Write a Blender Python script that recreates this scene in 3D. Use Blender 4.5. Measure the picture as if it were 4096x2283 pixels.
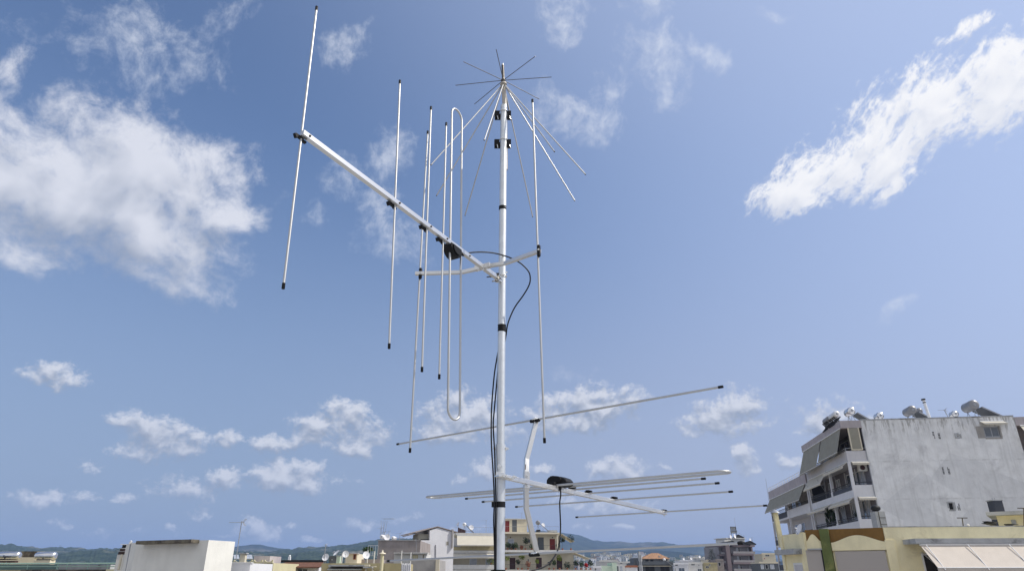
import bpy, math, random
from math import sin, cos, pi, radians as R
from mathutils import Vector as V, Matrix, noise as mn
import numpy as np
random.seed(7)
for o in list(bpy.data.objects): bpy.data.objects.remove(o)
C = bpy.context.scene.collection
sc = bpy.context.scene

# ------------------------------------------------------------------ camera
FPX, PITCH, H = 2680.0, R(23.2), 20.0          # focal length in photo pixels, tilt, eye height
cam = bpy.data.cameras.new('camera'); camo = bpy.data.objects.new('camera', cam); C.objects.link(camo)
cam.sensor_width = 36; cam.lens = 36*FPX/4096; cam.clip_start = .05; cam.clip_end = 60000
camo.location = (0, 0, H); camo.rotation_euler = (pi/2+PITCH, 0, 0); sc.camera = camo
cp, sp = cos(PITCH), sin(PITCH)
def ray(u, v):
    x = (u-2048)/FPX; w = (1141.5-v)/FPX
    return V((x, cp-w*sp, sp+w*cp))
def at(u, v, Y):                                # world point seen at photo pixel (u,v) at distance Y ahead
    d = ray(u, v); return V((0, 0, H))+d*(Y/d.y)
def atz(u, v, z):
    d = ray(u, v); return V((0, 0, H))+d*((z-H)/d.z)
def azel(u, v):
    d = ray(u, v).normalized(); return math.atan2(d.x, d.y), math.asin(d.z)

# ------------------------------------------------------------------ light
SUN_EL, SUN_AZ = R(48), R(97)
sd = V((sin(SUN_AZ)*cos(SUN_EL), cos(SUN_AZ)*cos(SUN_EL), sin(SUN_EL)))
sl = bpy.data.lights.new('sun', 'SUN'); sl.energy = 4.3; sl.angle = R(.5); sl.color = (1, .95, .87)
so = bpy.data.objects.new('sun', sl); C.objects.link(so); so.rotation_euler = sd.to_track_quat('Z', 'Y').to_euler()
sc.view_settings.view_transform = 'Standard'; sc.view_settings.look = 'None'
sc.view_settings.exposure = 0; sc.view_settings.gamma = 1

# ------------------------------------------------------------------ node helper
class NT:
    def __init__(s, nt): s.nt = nt
    def n(s, t, **k):
        nd = s.nt.nodes.new(t)
        for a, b in k.items():
            if a.startswith('i_'):
                nd.inputs[a[2:]].default_value = b
            else: setattr(nd, a, b)
        return nd
    def l(s, a, b): s.nt.links.new(a, b)
    def val(s, sock, x):
        if hasattr(x, 'links') or isinstance(x, bpy.types.NodeSocket): s.l(x, sock)
        else: sock.default_value = x
    def m(s, op, a, b=0.0, c=None, clamp=False):
        nd = s.nt.nodes.new('ShaderNodeMath'); nd.operation = op; nd.use_clamp = clamp
        s.val(nd.inputs[0], a); s.val(nd.inputs[1], b)
        if c is not None: s.val(nd.inputs[2], c)
        return nd.outputs[0]
    def mix(s, f, a, b, bt='MIX'):
        nd = s.nt.nodes.new('ShaderNodeMix'); nd.data_type = 'RGBA'; nd.blend_type = bt
        s.val(nd.inputs[0], f); s.val(nd.inputs[6], a); s.val(nd.inputs[7], b)
        return nd.outputs[2]
    def noise(s, vec, scale, detail=4, rough=.55, dist=0.0, col=False, dim='3D'):
        nd = s.nt.nodes.new('ShaderNodeTexNoise'); nd.noise_dimensions = dim; s.l(vec, nd.inputs['Vector'])
        nd.inputs['Scale'].default_value = scale; nd.inputs['Detail'].default_value = detail
        nd.inputs['Roughness'].default_value = rough; nd.inputs['Distortion'].default_value = dist
        return nd.outputs[1 if col else 0]
    def ramp(s, x, a, b, lo=0.0, hi=1.0, smooth=True):
        nd = s.nt.nodes.new('ShaderNodeMapRange'); nd.interpolation_type = 'SMOOTHSTEP' if smooth else 'LINEAR'
        s.val(nd.inputs[0], x); nd.inputs[1].default_value = a; nd.inputs[2].default_value = b
        nd.inputs[3].default_value = lo; nd.inputs[4].default_value = hi
        return nd.outputs[0]
def rgb(r, g=None, b=None):                     # 0-255 display colour to linear
    if g is None: g = b = r
    f = lambda c: (c/255/12.92) if c/255 <= .04045 else ((c/255+.055)/1.055)**2.4
    return (f(r), f(g), f(b), 1)

# ------------------------------------------------------------------ world: sky with clouds
K = 4096/2576
# clouds: (x, y, rx, ry, tilt deg, weight) in picture units of the photograph as seen at 2576 px wide, kept as directions
CUM = [(60,430,190,170,0,1.0),(230,430,230,170,0,1.05),(400,470,240,130,10,1.05),(520,425,190,75,5,.85),(380,600,230,110,18,1.0),(150,560,260,130,0,.95),(600,545,110,50,-15,.75),(-60,340,180,160,0,1),(30,160,75,60,0,.8),
       (2640,130,150,85,-38,.95),(2500,200,170,85,-30,1),(2370,285,180,105,-28,1),(2230,360,180,115,-25,1),(2100,420,150,95,-25,1),(2000,500,100,60,-10,.95),(2430,85,110,24,-25,.75),(2310,190,120,60,-30,.7)]
WSP = [(370,120,260,110,8,.8),(230,130,120,60,0,.75),(530,70,130,60,0,.75),(400,190,100,50,20,.7),(860,110,85,65,-50,.95),(900,60,70,30,-35,.7),
       (1640,170,70,90,-20,.95),(1670,210,60,60,0,.85),(1760,130,80,40,20,.8),(1530,220,110,50,-20,.8),(1450,285,120,55,15,.95),(1500,300,60,35,20,.85),(1420,20,80,70,0,.8),(1410,75,60,40,0,.75),(1600,5,70,50,0,.8),(840,455,75,50,0,.75),(930,520,70,90,0,.9),(980,400,90,60,-30,.7),(1010,610,110,60,20,.6),(1960,40,60,30,0,.6),(2300,790,60,30,-30,.65),(1400,945,80,22,-8,.65),(770,520,80,50,0,.6)]
LOW_ = [(145,945,90,52,0,.95),(345,1070,70,55,25,.9),(400,1100,110,75,10,.95),(460,1110,110,55,0,.85),(570,1112,75,32,0,.85),(225,1160,45,30,0,.8),(370,1140,160,45,5,.6),
       (700,1115,80,40,0,.9),(800,1075,90,60,-25,.95),(880,1050,100,60,15,.9),(900,1110,90,50,0,.9),(960,1085,50,40,0,.7),
       (1170,1050,120,75,0,1.05),(1110,1090,90,45,0,.9),(1250,1080,80,60,0,.8),(1480,1030,150,75,-10,1.0),(1560,1010,80,50,-25,.95),(1400,1050,90,60,0,.95),(1330,1090,120,45,0,.6),
       (1840,1045,120,75,-8,1.0),(1770,1070,80,40,0,.85),(1900,1050,70,40,0,.8),(1875,1160,45,45,30,.95),(2090,1060,110,70,0,.85),(2170,1080,110,45,0,.7),(1985,1160,60,35,0,.75),
       (725,1200,125,52,3,1.1),(560,1210,90,42,-10,.85),(470,1230,160,50,0,.75),(100,1255,110,35,0,.85),(210,1245,70,25,0,.6),(1555,1180,85,38,-5,1.0),(1225,1185,55,38,0,.95),(1360,1180,50,25,0,.8),(1150,1205,50,25,0,.6),
       (330,1250,90,28,0,.65),(500,1290,80,22,-5,.6),(150,1322,50,20,0,.7),(650,1335,70,38,0,.9),(435,1336,32,16,0,.75),(360,1335,35,16,0,.6),(775,1358,45,12,0,.75),(240,1345,60,22,0,.6),(910,1320,110,30,0,.55),(1000,1345,80,25,0,.55),(1180,1340,90,30,0,.6),(560,1345,50,16,0,.6),(1020,1305,70,30,0,.6),
       (1430,1255,70,28,0,.75),(1530,1275,90,35,0,.85),(1680,1170,28,14,0,.75),(1560,1325,40,18,0,.8),(1480,1330,60,18,0,.7),(735,1325,25,12,0,.65),(1650,1260,45,16,0,.55),(900,1210,40,14,0,.5),(2080,1220,70,25,0,.5)]
LOW = [(x, y, rx*.88, ry*.80, t, w_ if w_ >= .85 else w_-.12) for x, y, rx, ry, t, w_ in LOW_]
w = bpy.data.worlds.new('World'); sc.world = w; w.use_nodes = True
w.cycles.sampling_method = 'MANUAL'; w.cycles.sample_map_resolution = 256
wt = w.node_tree; wt.nodes.clear(); N = NT(wt)
def ellipse(x, y, rx, ry, tilt):                 # two affine rows mapping (azimuth, elevation, 1) to the blob's unit disc
    u, v = x*K, y*K; a0, e0 = azel(u, v); a1, e1 = azel(u+1, v); a2, e2 = azel(u, v+1)
    J = np.array([[a1-a0, a2-a0], [e1-e0, e2-e0]]); t = R(tilt)
    Rm = np.array([[cos(t), -sin(t)], [sin(t), cos(t)]])
    M = np.diag([1/(rx*K), 1/(ry*K)])@Rm.T@np.linalg.inv(J); c = -M@np.array([a0, e0])
    return (M[0][0], M[0][1], c[0]), (M[1][0], M[1][1], c[1])
def blob_field(G, vec, lst, wgt_pow=1.0):
    cur = None
    for (x, y, rx, ry, tl, wgt) in lst:
        r0, r1 = ellipse(x, y, rx*1.28, ry*1.28, tl)
        ds = []
        for r in (r0, r1):
            d = G.n('ShaderNodeVectorMath', operation='DOT_PRODUCT'); G.l(vec, d.inputs[0]); d.inputs[1].default_value = r; ds.append(d.outputs['Value'])
        q = G.m('MULTIPLY_ADD', ds[0], ds[0], G.m('MULTIPLY', ds[1], ds[1]))
        f = G.m('SUBTRACT', wgt, q) if wgt == 1 else G.m('MULTIPLY_ADD', q, -1.0, wgt)
        cur = f if cur is None else G.m('SMOOTH_MAX', cur, f, .25)
    return G.m('MAXIMUM', cur, -1.0)
def vecop(G, op, a, b):
    d = G.n('ShaderNodeVectorMath', operation=op)
    for i, x in ((0, a), (1, b)):
        if isinstance(x, tuple): d.inputs[i].default_value = x
        else: G.l(x, d.inputs[i])
    return d.outputs[0]
tc = N.n('ShaderNodeTexCoord'); sx = N.n('ShaderNodeSeparateXYZ'); N.l(tc.outputs['Generated'], sx.inputs[0])
az = N.m('ARCTAN2', sx.outputs[0], sx.outputs[1]); el = N.m('ARCSINE', sx.outputs[2])
cx = N.n('ShaderNodeCombineXYZ'); N.l(az, cx.inputs[0]); N.l(el, cx.inputs[1]); cx.inputs[2].default_value = 1.0
P0 = cx.outputs[0]
sky = N.n('ShaderNodeTexSky', sky_type='NISHITA'); sky.sun_disc = False; sky.sun_elevation = SUN_EL; sky.sun_rotation = SUN_AZ
sky.air_density = 1.0; sky.dust_density = .6; sky.ozone_density = 3.0; sky.altitude = 0
SKS = .115
skyc = N.mix(1.0, sky.outputs[0], (SKS*1.20, SKS*1.20, SKS*1.26, 1), 'MULTIPLY')
# humid air: brighter toward the sun, greyer and duller toward the horizon
sdn = N.n('ShaderNodeVectorMath', operation='DOT_PRODUCT'); N.l(tc.outputs['Generated'], sdn.inputs[0]); sdn.inputs[1].default_value = tuple(sd)
skyc = N.mix(N.ramp(el, -.02, .62, .88, .0), skyc, N.mix(N.ramp(az, -.45, .35), (.275, .34, .48, 1), (.42, .45, .59, 1)))
skyc = N.mix(N.ramp(sdn.outputs['Value'], .12, 1.0, 0, .72), skyc, (.64, .74, 1.0, 1))
cur = skyc
def cloud(cur, lst, ws, wa, ns, det, amp, rows, t0, t1, op, lit, shade, off, kk, bias, edge):
    """rows: two vectors giving the noise look-up axes (rotation and stretch) from azimuth and elevation"""
    wn = N.noise(P0, ws, 3, .6, 0, True, '2D')
    p1 = vecop(N, 'ADD', P0, vecop(N, 'MULTIPLY', vecop(N, 'SUBTRACT', wn, (.5,.5,.5)), (wa, wa, 0)))
    f = blob_field(N, p1, lst)
    def rot(p):
        c = N.n('ShaderNodeCombineXYZ')
        for i, r in enumerate(rows):
            d = N.n('ShaderNodeVectorMath', operation='DOT_PRODUCT'); N.l(p, d.inputs[0]); d.inputs[1].default_value = (r[0], r[1], 0); N.l(d.outputs['Value'], c.inputs[i])
        return c.outputs[0]
    mp = rot(P0); mw = vecop(N, 'ADD', mp, vecop(N, 'MULTIPLY', wn, (wa*.5, wa*.5, 0)))
    nz = N.noise(mw, ns, det, .56, 0, False, '2D')
    hf = N.noise(mw, ns*4.1, 4, .66, 0, False, '2D')
    d = N.m('MULTIPLY_ADD', N.m('SUBTRACT', nz, .5), amp, f)
    d = N.m('MULTIPLY_ADD', N.m('SUBTRACT', hf, .5), edge, d)
    a = N.m('MULTIPLY', N.ramp(d, t0, t1), op)
    p2 = vecop(N, 'ADD', p1, off); f2 = blob_field(N, p2, lst)
    m2 = vecop(N, 'ADD', rot(vecop(N, 'ADD', P0, off)), vecop(N, 'MULTIPLY', wn, (wa*.5, wa*.5, 0)))
    nz2 = N.noise(m2, ns, 3, .5, 0, False, '2D'); nz1 = N.noise(mw, ns, 3, .5, 0, False, '2D')
    df = N.m('ADD', N.m('SUBTRACT', f, f2), N.m('MULTIPLY', N.m('SUBTRACT', nz1, nz2), amp*1.0))
    sh = N.ramp(N.m('ADD', df, bias), -kk, kk)
    return N.mix(a, cur, N.mix(sh, shade, lit))
I = ((1, 0), (0, 1.15))
CL = [c for c in CUM if c[0] < 1200]; CR = [(c[0], c[1], c[2]*.95, c[3]*.92, c[4], c[5]) for c in CUM if c[0] > 1200]
t_ = R(33); DG = ((cos(t_)*.75, sin(t_)*.75), (-sin(t_)*1.35, cos(t_)*1.35))
cur = cloud(cur, WSP, 5, .12, 14, 6, 2.0, I, .10, 1.9, .80, (.80, .84, .93, 1), (.62, .68, .82, 1), (.006, .010, 0), .5, .1, 1.3)
cur = cloud(cur, CL, 6, .10, 10, 6, 2.0, I, -.05, 1.15, .95, (.78, .80, .88, 1), (.36, .41, .52, 1), (.016, .036, 0), .70, .14, 1.15)
cur = cloud(cur, CR, 7, .07, 15, 6, 2.1, DG, .0, .95, .98, (1.0, 1.0, 1.02, 1), (.62, .67, .80, 1), (.010, .012, 0), .8, .30, 1.9)
cur = cloud(cur, LOW, 20, .030, 38, 5, 1.75, ((1, 0), (0, 1.35)), .12, 1.0, .92, (.76, .78, .85, 1), (.33, .38, .48, 1), (.003, .011, 0), .60, -.06, .95)
# broken bright cloud added to unseen sky behind the viewer, lifting shaded walls
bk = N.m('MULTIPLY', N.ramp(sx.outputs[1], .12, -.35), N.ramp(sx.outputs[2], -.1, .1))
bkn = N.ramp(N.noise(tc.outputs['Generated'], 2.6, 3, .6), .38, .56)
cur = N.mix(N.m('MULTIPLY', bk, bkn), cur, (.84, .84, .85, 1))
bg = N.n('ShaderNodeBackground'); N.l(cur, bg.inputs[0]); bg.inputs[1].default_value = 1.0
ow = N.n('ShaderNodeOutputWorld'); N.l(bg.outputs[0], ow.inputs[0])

# ------------------------------------------------------------------ materials
def mat(name, col, rough=.8, metal=0.0, var=.12, scale=2.0, bump=.0, bscale=30, streak=0.0, blot=None, bamt=0.0, blots=.6, spec=.3, col2=None):
    m = bpy.data.materials.new(name); m.use_nodes = True; t = m.node_tree; M = NT(t)
    b = t.nodes['Principled BSDF']; b.inputs['Roughness'].default_value = rough; b.inputs['Metallic'].default_value = metal
    b.inputs['Specular IOR Level'].default_value = spec
    tc = M.n('ShaderNodeTexCoord').outputs['Object']
    c = (*col[:3], 1)
    n1 = M.noise(tc, scale, 6, .6)
    f = M.ramp(n1, .3, .7, 1-var, 1+var*.6)
    cc = M.n('ShaderNodeCombineColor'); [M.l(f, cc.inputs[i]) for i in range(3)]
    out = M.mix(1.0, c, cc.outputs[0], 'MULTIPLY')
    if col2:
        out = M.mix(M.ramp(M.noise(tc, scale*.7, 5, .65, .3), .42, .62), out, (*col2[:3], 1))
    if blot:
        out = M.mix(M.m('MULTIPLY', M.ramp(M.noise(tc, blots, 7, .7, .4), .52, .68), bamt), out, (*blot[:3], 1))
    if streak:
        mp = M.n('ShaderNodeMapping'); M.l(tc, mp.inputs[0]); mp.inputs[3].default_value = (1.6, 1.6, .12)
        s = M.m('MULTIPLY', M.ramp(M.noise(mp.outputs[0], 2.2, 5, .7), .45, .72), streak)
        out = M.mix(s, out, (c[0]*.45, c[1]*.44, c[2]*.42, 1))
    M.l(out, b.inputs['Base Color'])
    if bump:
        bp = M.n('ShaderNodeBump'); bp.inputs['Strength'].default_value = bump; bp.inputs['Distance'].default_value = .02
        M.l(M.noise(tc, bscale, 5, .6), bp.inputs['Height']); M.l(bp.outputs[0], b.inputs['Normal'])
    return m
M_ = {}
M_['alu'] = mat('aluminium', (.70, .69, .67), .33, .9, .06, 6, spec=.5)
M_['rod'] = mat('aluminium_rod', (.52, .515, .50), .44, .85, .05, 8, spec=.5)
M_['darkrod'] = mat('dark_steel_and_shaded_rod', (.12, .11, .10), .4, .6, .1, 20)  # dark steel parts; on the disc rods the colour stands for shade
M_['galv'] = mat('galvanised_steel', (.68, .70, .71), .42, .75, .07, 30, bump=.05, bscale=90, spec=.5)
M_['black'] = mat('black_plastic', (.009, .009, .010), .5, 0, .1, 20, spec=.22)
M_['rubber'] = mat('black_cable', (.008, .008, .009), .42, 0, .05, 20, spec=.25)
M_['bright'] = mat('stainless', (.8, .79, .76), .25, .9, .05, 20, spec=.5)
M_['beige'] = mat('beige_tube', (.50, .46, .40), .45, .3, .1, 12)
M_['white_wall'] = mat('old_white_plaster', (.78, .785, .79), .9, 0, .10, 1.2, .25, 12, streak=.30, blot=(.46,.46,.47), bamt=.5, blots=.45)
M_['white'] = mat('white_plaster', (.68, .68, .70), .85, 0, .05, 1.0, .2, 8, streak=.08)
M_['offwhite'] = mat('offwhite_plaster', (.60, .59, .56), .85, 0, .08, 1.0, streak=.15)
M_['block'] = mat('stair_block_plaster', (.72, .71, .66), .9, 0, .06, 1.2, .3, 10, streak=.12)
M_['grey'] = mat('grey_cement', (.36, .345, .33), .9, 0, .12, .8, .3, 9, streak=.25, blot=(.24,.22,.21), bamt=.5)
M_['brick'] = mat('taupe_blockwork', (.30, .265, .25), .9, 0, .15, .9, .3, 8, streak=.2)
M_['yellow'] = mat('yellow_plaster', (.86, .77, .50), .9, 0, .08, 1.2, .3, 12, streak=.12, blot=(.42,.35,.2), bamt=.35)
M_['olive'] = mat('dirty_yellow_plaster', (.44, .38, .22), .9, 0, .12, .9, .2, 9, streak=.3, blot=(.28,.25,.17), bamt=.6)
M_['cream'] = mat('cream_plaster', (.58, .53, .41), .88, 0, .07, .7, streak=.12)
M_['paleyel'] = mat('pale_yellow_plaster', (.60, .55, .36), .85, 0, .06, .8)
M_['creamlight'] = mat('light_cream_trim', (.66, .60, .47), .8, 0, .05, 1)
M_['orange'] = mat('ochre_brown_plaster', (.22, .12, .035), .85, 0, .15, 2.5, .3, 15, streak=.2)
M_['green'] = mat('olive_green_paint', (.125, .15, .05), .75, 0, .15, 2, .2, 10, blot=(.35,.33,.12), bamt=.5, blots=1.1)
M_['conc'] = mat('grey_concrete', (.40, .41, .42), .9, 0, .12, 2, .3, 14, blot=(.07,.065,.06), bamt=.75, blots=.9, streak=.2)
M_['darkconc'] = mat('weathered_black_concrete', (.075, .065, .055), .95, 0, .3, 2, .4, 14, col2=(.18,.16,.12))
M_['pink'] = mat('pinkish_plaster', (.44, .40, .41), .88, 0, .1, 1.2, streak=.25)
M_['lilac'] = mat('pale_lilac_paint', (.57, .56, .58), .8, 0, .06, 1.0, streak=.15)
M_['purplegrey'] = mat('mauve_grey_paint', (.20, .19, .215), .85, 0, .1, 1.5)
M_['tower'] = mat('mauve_brown_render', (.155, .125, .135), .85, 0, .1, .4)
M_['towerwall'] = mat('tower_back_wall', (.25, .24, .25), .85, 0, .12, .5)
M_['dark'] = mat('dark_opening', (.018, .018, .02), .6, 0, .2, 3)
M_['darkgrey'] = mat('dark_grey_panel', (.055, .06, .075), .6, 0, .15, 2)
M_['slate'] = mat('slate_grey_panel', (.10, .11, .12), .6, 0, .12, 2)
M_['glass'] = mat('window_glass', (.09, .11, .14), .08, 0, .2, .8, spec=.8)
M_['curtain'] = mat('curtained_glass', (.42, .45, .50), .25, 0, .2, 1.5, spec=.7)
M_['frame'] = mat('white_frame', (.72, .72, .72), .5, 0, .03, 3)
M_['aluf'] = mat('grey_alu_frame', (.34, .35, .37), .4, .4, .05, 3)
M_['reddoor'] = mat('dark_red_door', (.16, .022, .02), .5, 0, .1, 2)
M_['maroon'] = mat('maroon_shutter', (.055, .025, .025), .6, 0, .1, 2)
M_['rail'] = mat('dark_railing', (.07, .075, .085), .5, .3, .05, 4)
M_['greenrail'] = mat('pale_green_railing', (.30, .44, .36), .5, 0, .08, 3)
M_['greenpanel'] = mat('blue_green_panel', (.13, .21, .20), .4, 0, .2, .8, spec=.6)
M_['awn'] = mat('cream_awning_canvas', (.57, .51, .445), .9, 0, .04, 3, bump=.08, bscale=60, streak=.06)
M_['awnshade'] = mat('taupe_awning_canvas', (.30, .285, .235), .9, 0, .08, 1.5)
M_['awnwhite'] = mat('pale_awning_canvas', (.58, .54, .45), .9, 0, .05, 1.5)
M_['screen'] = mat('beige_roller_screen', (.43, .39, .355), .85, 0, .03, 60, bump=.15, bscale=220)
M_['tank'] = mat('steel_tank', (.72, .72, .73), .22, .9, .05, 3, spec=.6)
M_['tankgrey'] = mat('grey_painted_tank', (.27, .27, .28), .4, .3, .08, 3)
M_['tankwhite'] = mat('white_painted_tank', (.78, .78, .78), .35, .2, .04, 3)
M_['collector'] = mat('solar_collector', (.03, .031, .036), .5, 0, .2, 2, spec=.25)
M_['dish'] = mat('white_dish', (.78, .78, .80), .45, 0, .04, 4)
M_['tile'] = mat('brown_roof_tile', (.20, .095, .06), .85, 0, .3, 3)
M_['tileor'] = mat('orange_roof_tile', (.42, .24, .14), .85, 0, .2, 1)
M_['chim'] = mat('dark_brown_chimney', (.05, .03, .025), .7, 0, .2, 6)
M_['pot'] = mat('terracotta', (.33, .14, .08), .85, 0, .1, 5)
M_['leaf'] = mat('leaf_green', (.045, .085, .025), .7, 0, .5, 3)
M_['leafy'] = mat('leaf_yellow_green', (.20, .25, .04), .7, 0, .5, 3)
M_['leafd'] = mat('leaf_dark', (.02, .04, .018), .7, 0, .5, 3)
M_['palegreen'] = mat('pale_mint_plaster', (.50, .60, .48), .85, 0, .06, .5)
M_['asphalt'] = mat('ground_mix', (.30, .28, .25), .95, 0, .2, .02)
M_['red'] = mat('bright_red_cloth', (.5, .02, .02), .8, 0, .1, 4)
M_['text'] = mat('navy_lettering', (.03, .04, .09), .5, 0, .05, 4)
def tilemat(m, horizontal=True, sc_=14):
    t = m.node_tree; M = NT(t); b = t.nodes['Principled BSDF']
    tc = M.n('ShaderNodeTexCoord').outputs['Object']; wv = M.n('ShaderNodeTexWave', bands_direction='X'); M.l(tc, wv.inputs[0]); wv.inputs['Scale'].default_value = sc_/6.28*1.0
    bp = M.n('ShaderNodeBump'); bp.inputs['Strength'].default_value = 1; bp.inputs['Distance'].default_value = .06
    M.l(wv.outputs[1], bp.inputs['Height']); M.l(bp.outputs[0], b.inputs['Normal'])
tilemat(M_['tile']); tilemat(M_['tileor'])

# ------------------------------------------------------------------ mesh builder
W = {}
def ground_of(vs):
    a = [min(v[i] for v in vs) for i in range(3)]; b = [max(v[i] for v in vs) for i in range(3)]
    return V(((a[0]+b[0])/2, (a[1]+b[1])/2, a[2]))
def link(o, parent, loc):
    C.objects.link(o); o.location = loc; W[o.name] = V(loc)
    if parent:
        o.parent = parent; o.matrix_parent_inverse = Matrix.Translation(-W[parent.name])
def tag(o, label=None, cat=None, group=None, kind=None):
    for k, x in (('label', label), ('category', cat), ('group', group), ('kind', kind)):
        if x: o[k] = x
    return o
def thing(name, loc, label, cat, group=None):
    o = bpy.data.objects.new(name, None); o.empty_display_size = .3; link(o, None, V(loc))
    return tag(o, label, cat, group)
def dup(root, dloc, rz=0.0, label=None, scale=1.0):
    r = root.copy(); C.objects.link(r); r.location = dloc; r.rotation_euler = (0, 0, rz); r.scale = (scale,)*3
    W[r.name] = V(dloc)
    if label: r['label'] = label
    def rec(src, dst):
        for ch in list(src.children):
            c = ch.copy(); C.objects.link(c); c.parent = dst; c.matrix_parent_inverse = ch.matrix_parent_inverse.copy(); rec(ch, c)
    rec(root, r); return r
class MB:
    def __init__(s): s.v = []; s.f = []; s.sm = []
    def add(s, vs, fs, sm=False):
        k = len(s.v); s.v += [V(p) for p in vs]; s.f += [tuple(i+k for i in f) for f in fs]; s.sm += [sm]*len(fs)
        return s
    def hexa(s, p):                              # 8 points: bottom 0-3, top 4-7
        return s.add(p, [(0,3,2,1),(4,5,6,7),(0,1,5,4),(1,2,6,5),(2,3,7,6),(3,0,4,7)])
    def beam(s, a, b, w, h, up=V((0,0,1))):
        a, b = V(a), V(b); d = (b-a).normalized(); x = d.cross(up)
        if x.length < 1e-4: x = d.cross(V((1,0,0)))
        x.normalize(); y = x.cross(d).normalized(); x *= w/2; y *= h/2
        return s.hexa([a-x-y, a+x-y, b+x-y, b-x-y, a-x+y, a+x+y, b+x+y, b-x+y])
    def sqtube(s, pts, w, h, up):                # mitred square tube
        pts = [V(p) for p in pts]; rings = []
        for i, p in enumerate(pts):
            t = V((0,0,0))
            if i > 0: t += (p-pts[i-1]).normalized()
            if i < len(pts)-1: t += (pts[i+1]-p).normalized()
            t.normalize(); x = t.cross(up).normalized(); y = x.cross(t).normalized()
            rings.append([p-x*w/2-y*h/2, p+x*w/2-y*h/2, p+x*w/2+y*h/2, p-x*w/2+y*h/2])
        vs = [q for r in rings for q in r]; fs = []
        for i in range(len(pts)-1):
            for j in range(4): a = i*4+j; b = i*4+(j+1)%4; fs.append((a, b, b+4, a+4))
        n = (len(pts)-1)*4; fs += [(3,2,1,0), (n, n+1, n+2, n+3)]
        return s.add(vs, fs)
    def tube(s, pts, r, n=12, cap=True, closed=False):
        pts = [V(p) for p in pts]; m = len(pts); rr = r if isinstance(r, (list, tuple)) else [r]*m
        vs = []; prev = None; rings = []
        for i, p in enumerate(pts):
            if closed: t = (pts[(i+1) % m]-pts[i-1]).normalized()
            else: t = ((pts[i]-pts[i-1]).normalized() if i else V((0,0,0)))+((pts[i+1]-pts[i]).normalized() if i < m-1 else V((0,0,0)))
            t.normalize()
            if prev is None:
                x = t.cross(V((0,0,1))); x = x if x.length > .05 else t.cross(V((1,0,0))); x.normalize()
            else:
                x = prev-t*prev.dot(t); x.normalize()
            prev = x; y = t.cross(x); rings.append([p+(x*cos(2*pi*j/n)+y*sin(2*pi*j/n))*rr[i] for j in range(n)])
        vs = [q for g in rings for q in g]; fs = []
        for i in range(m if closed else m-1):
            for j in range(n): a = i*n+j; b = i*n+(j+1) % n; i2 = ((i+1) % m)*n; fs.append((a, b, i2+(j+1) % n, i2+j))
        s.add(vs, fs, True)
        if cap and not closed:
            s.add(rings[0], [tuple(range(n-1, -1, -1))]); s.add(rings[-1], [tuple(range(n))])
        return s
    def ball(s, c, r, n=12, sq=(1,1,1), rnd=0):
        c = V(c); vs = []; fs = []; m = n//2+1
        for i in range(m+1):
            th = pi*i/m
            for j in range(n):
                ph = 2*pi*j/n; k = 1+random.uniform(-rnd, rnd)
                vs.append(c+V((sin(th)*cos(ph)*r*sq[0]*k, sin(th)*sin(ph)*r*sq[1]*k, cos(th)*r*sq[2]*k)))
        for i in range(m):
            for j in range(n): fs.append((i*n+j, i*n+(j+1) % n, (i+1)*n+(j+1) % n, (i+1)*n+j))
        return s.add(vs, fs, True)
    def prism(s, poly, off):                     # polygon (list of points) extruded by vector off
        n = len(poly); poly = [V(p) for p in poly]; off = V(off)
        vs = poly+[p+off for p in poly]
        fs = [tuple(range(n)), tuple(range(2*n-1, n-1, -1))]+[(i, i+n, (i+1) % n+n, (i+1) % n) for i in range(n)]
        return s.add(vs, fs)
    def build(s, name, m, parent=None, label=None, bevel=0, loc=None):
        if not s.v: return None
        o0 = ground_of(s.v) if loc is None else V(loc)
        me = bpy.data.meshes.new(name); me.from_pydata([v-o0 for v in s.v], [], s.f); me.update()
        me.polygons.foreach_set('use_smooth', s.sm)
        me.materials.append(M_[m] if isinstance(m, str) else m)
        o = bpy.data.objects.new(name, me); link(o, parent, o0)
        if bevel:
            b = o.modifiers.new('bevel', 'BEVEL'); b.width = bevel; b.segments = 2; b.limit_method = 'ANGLE'
        if label: o['label'] = label
        return o
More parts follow.
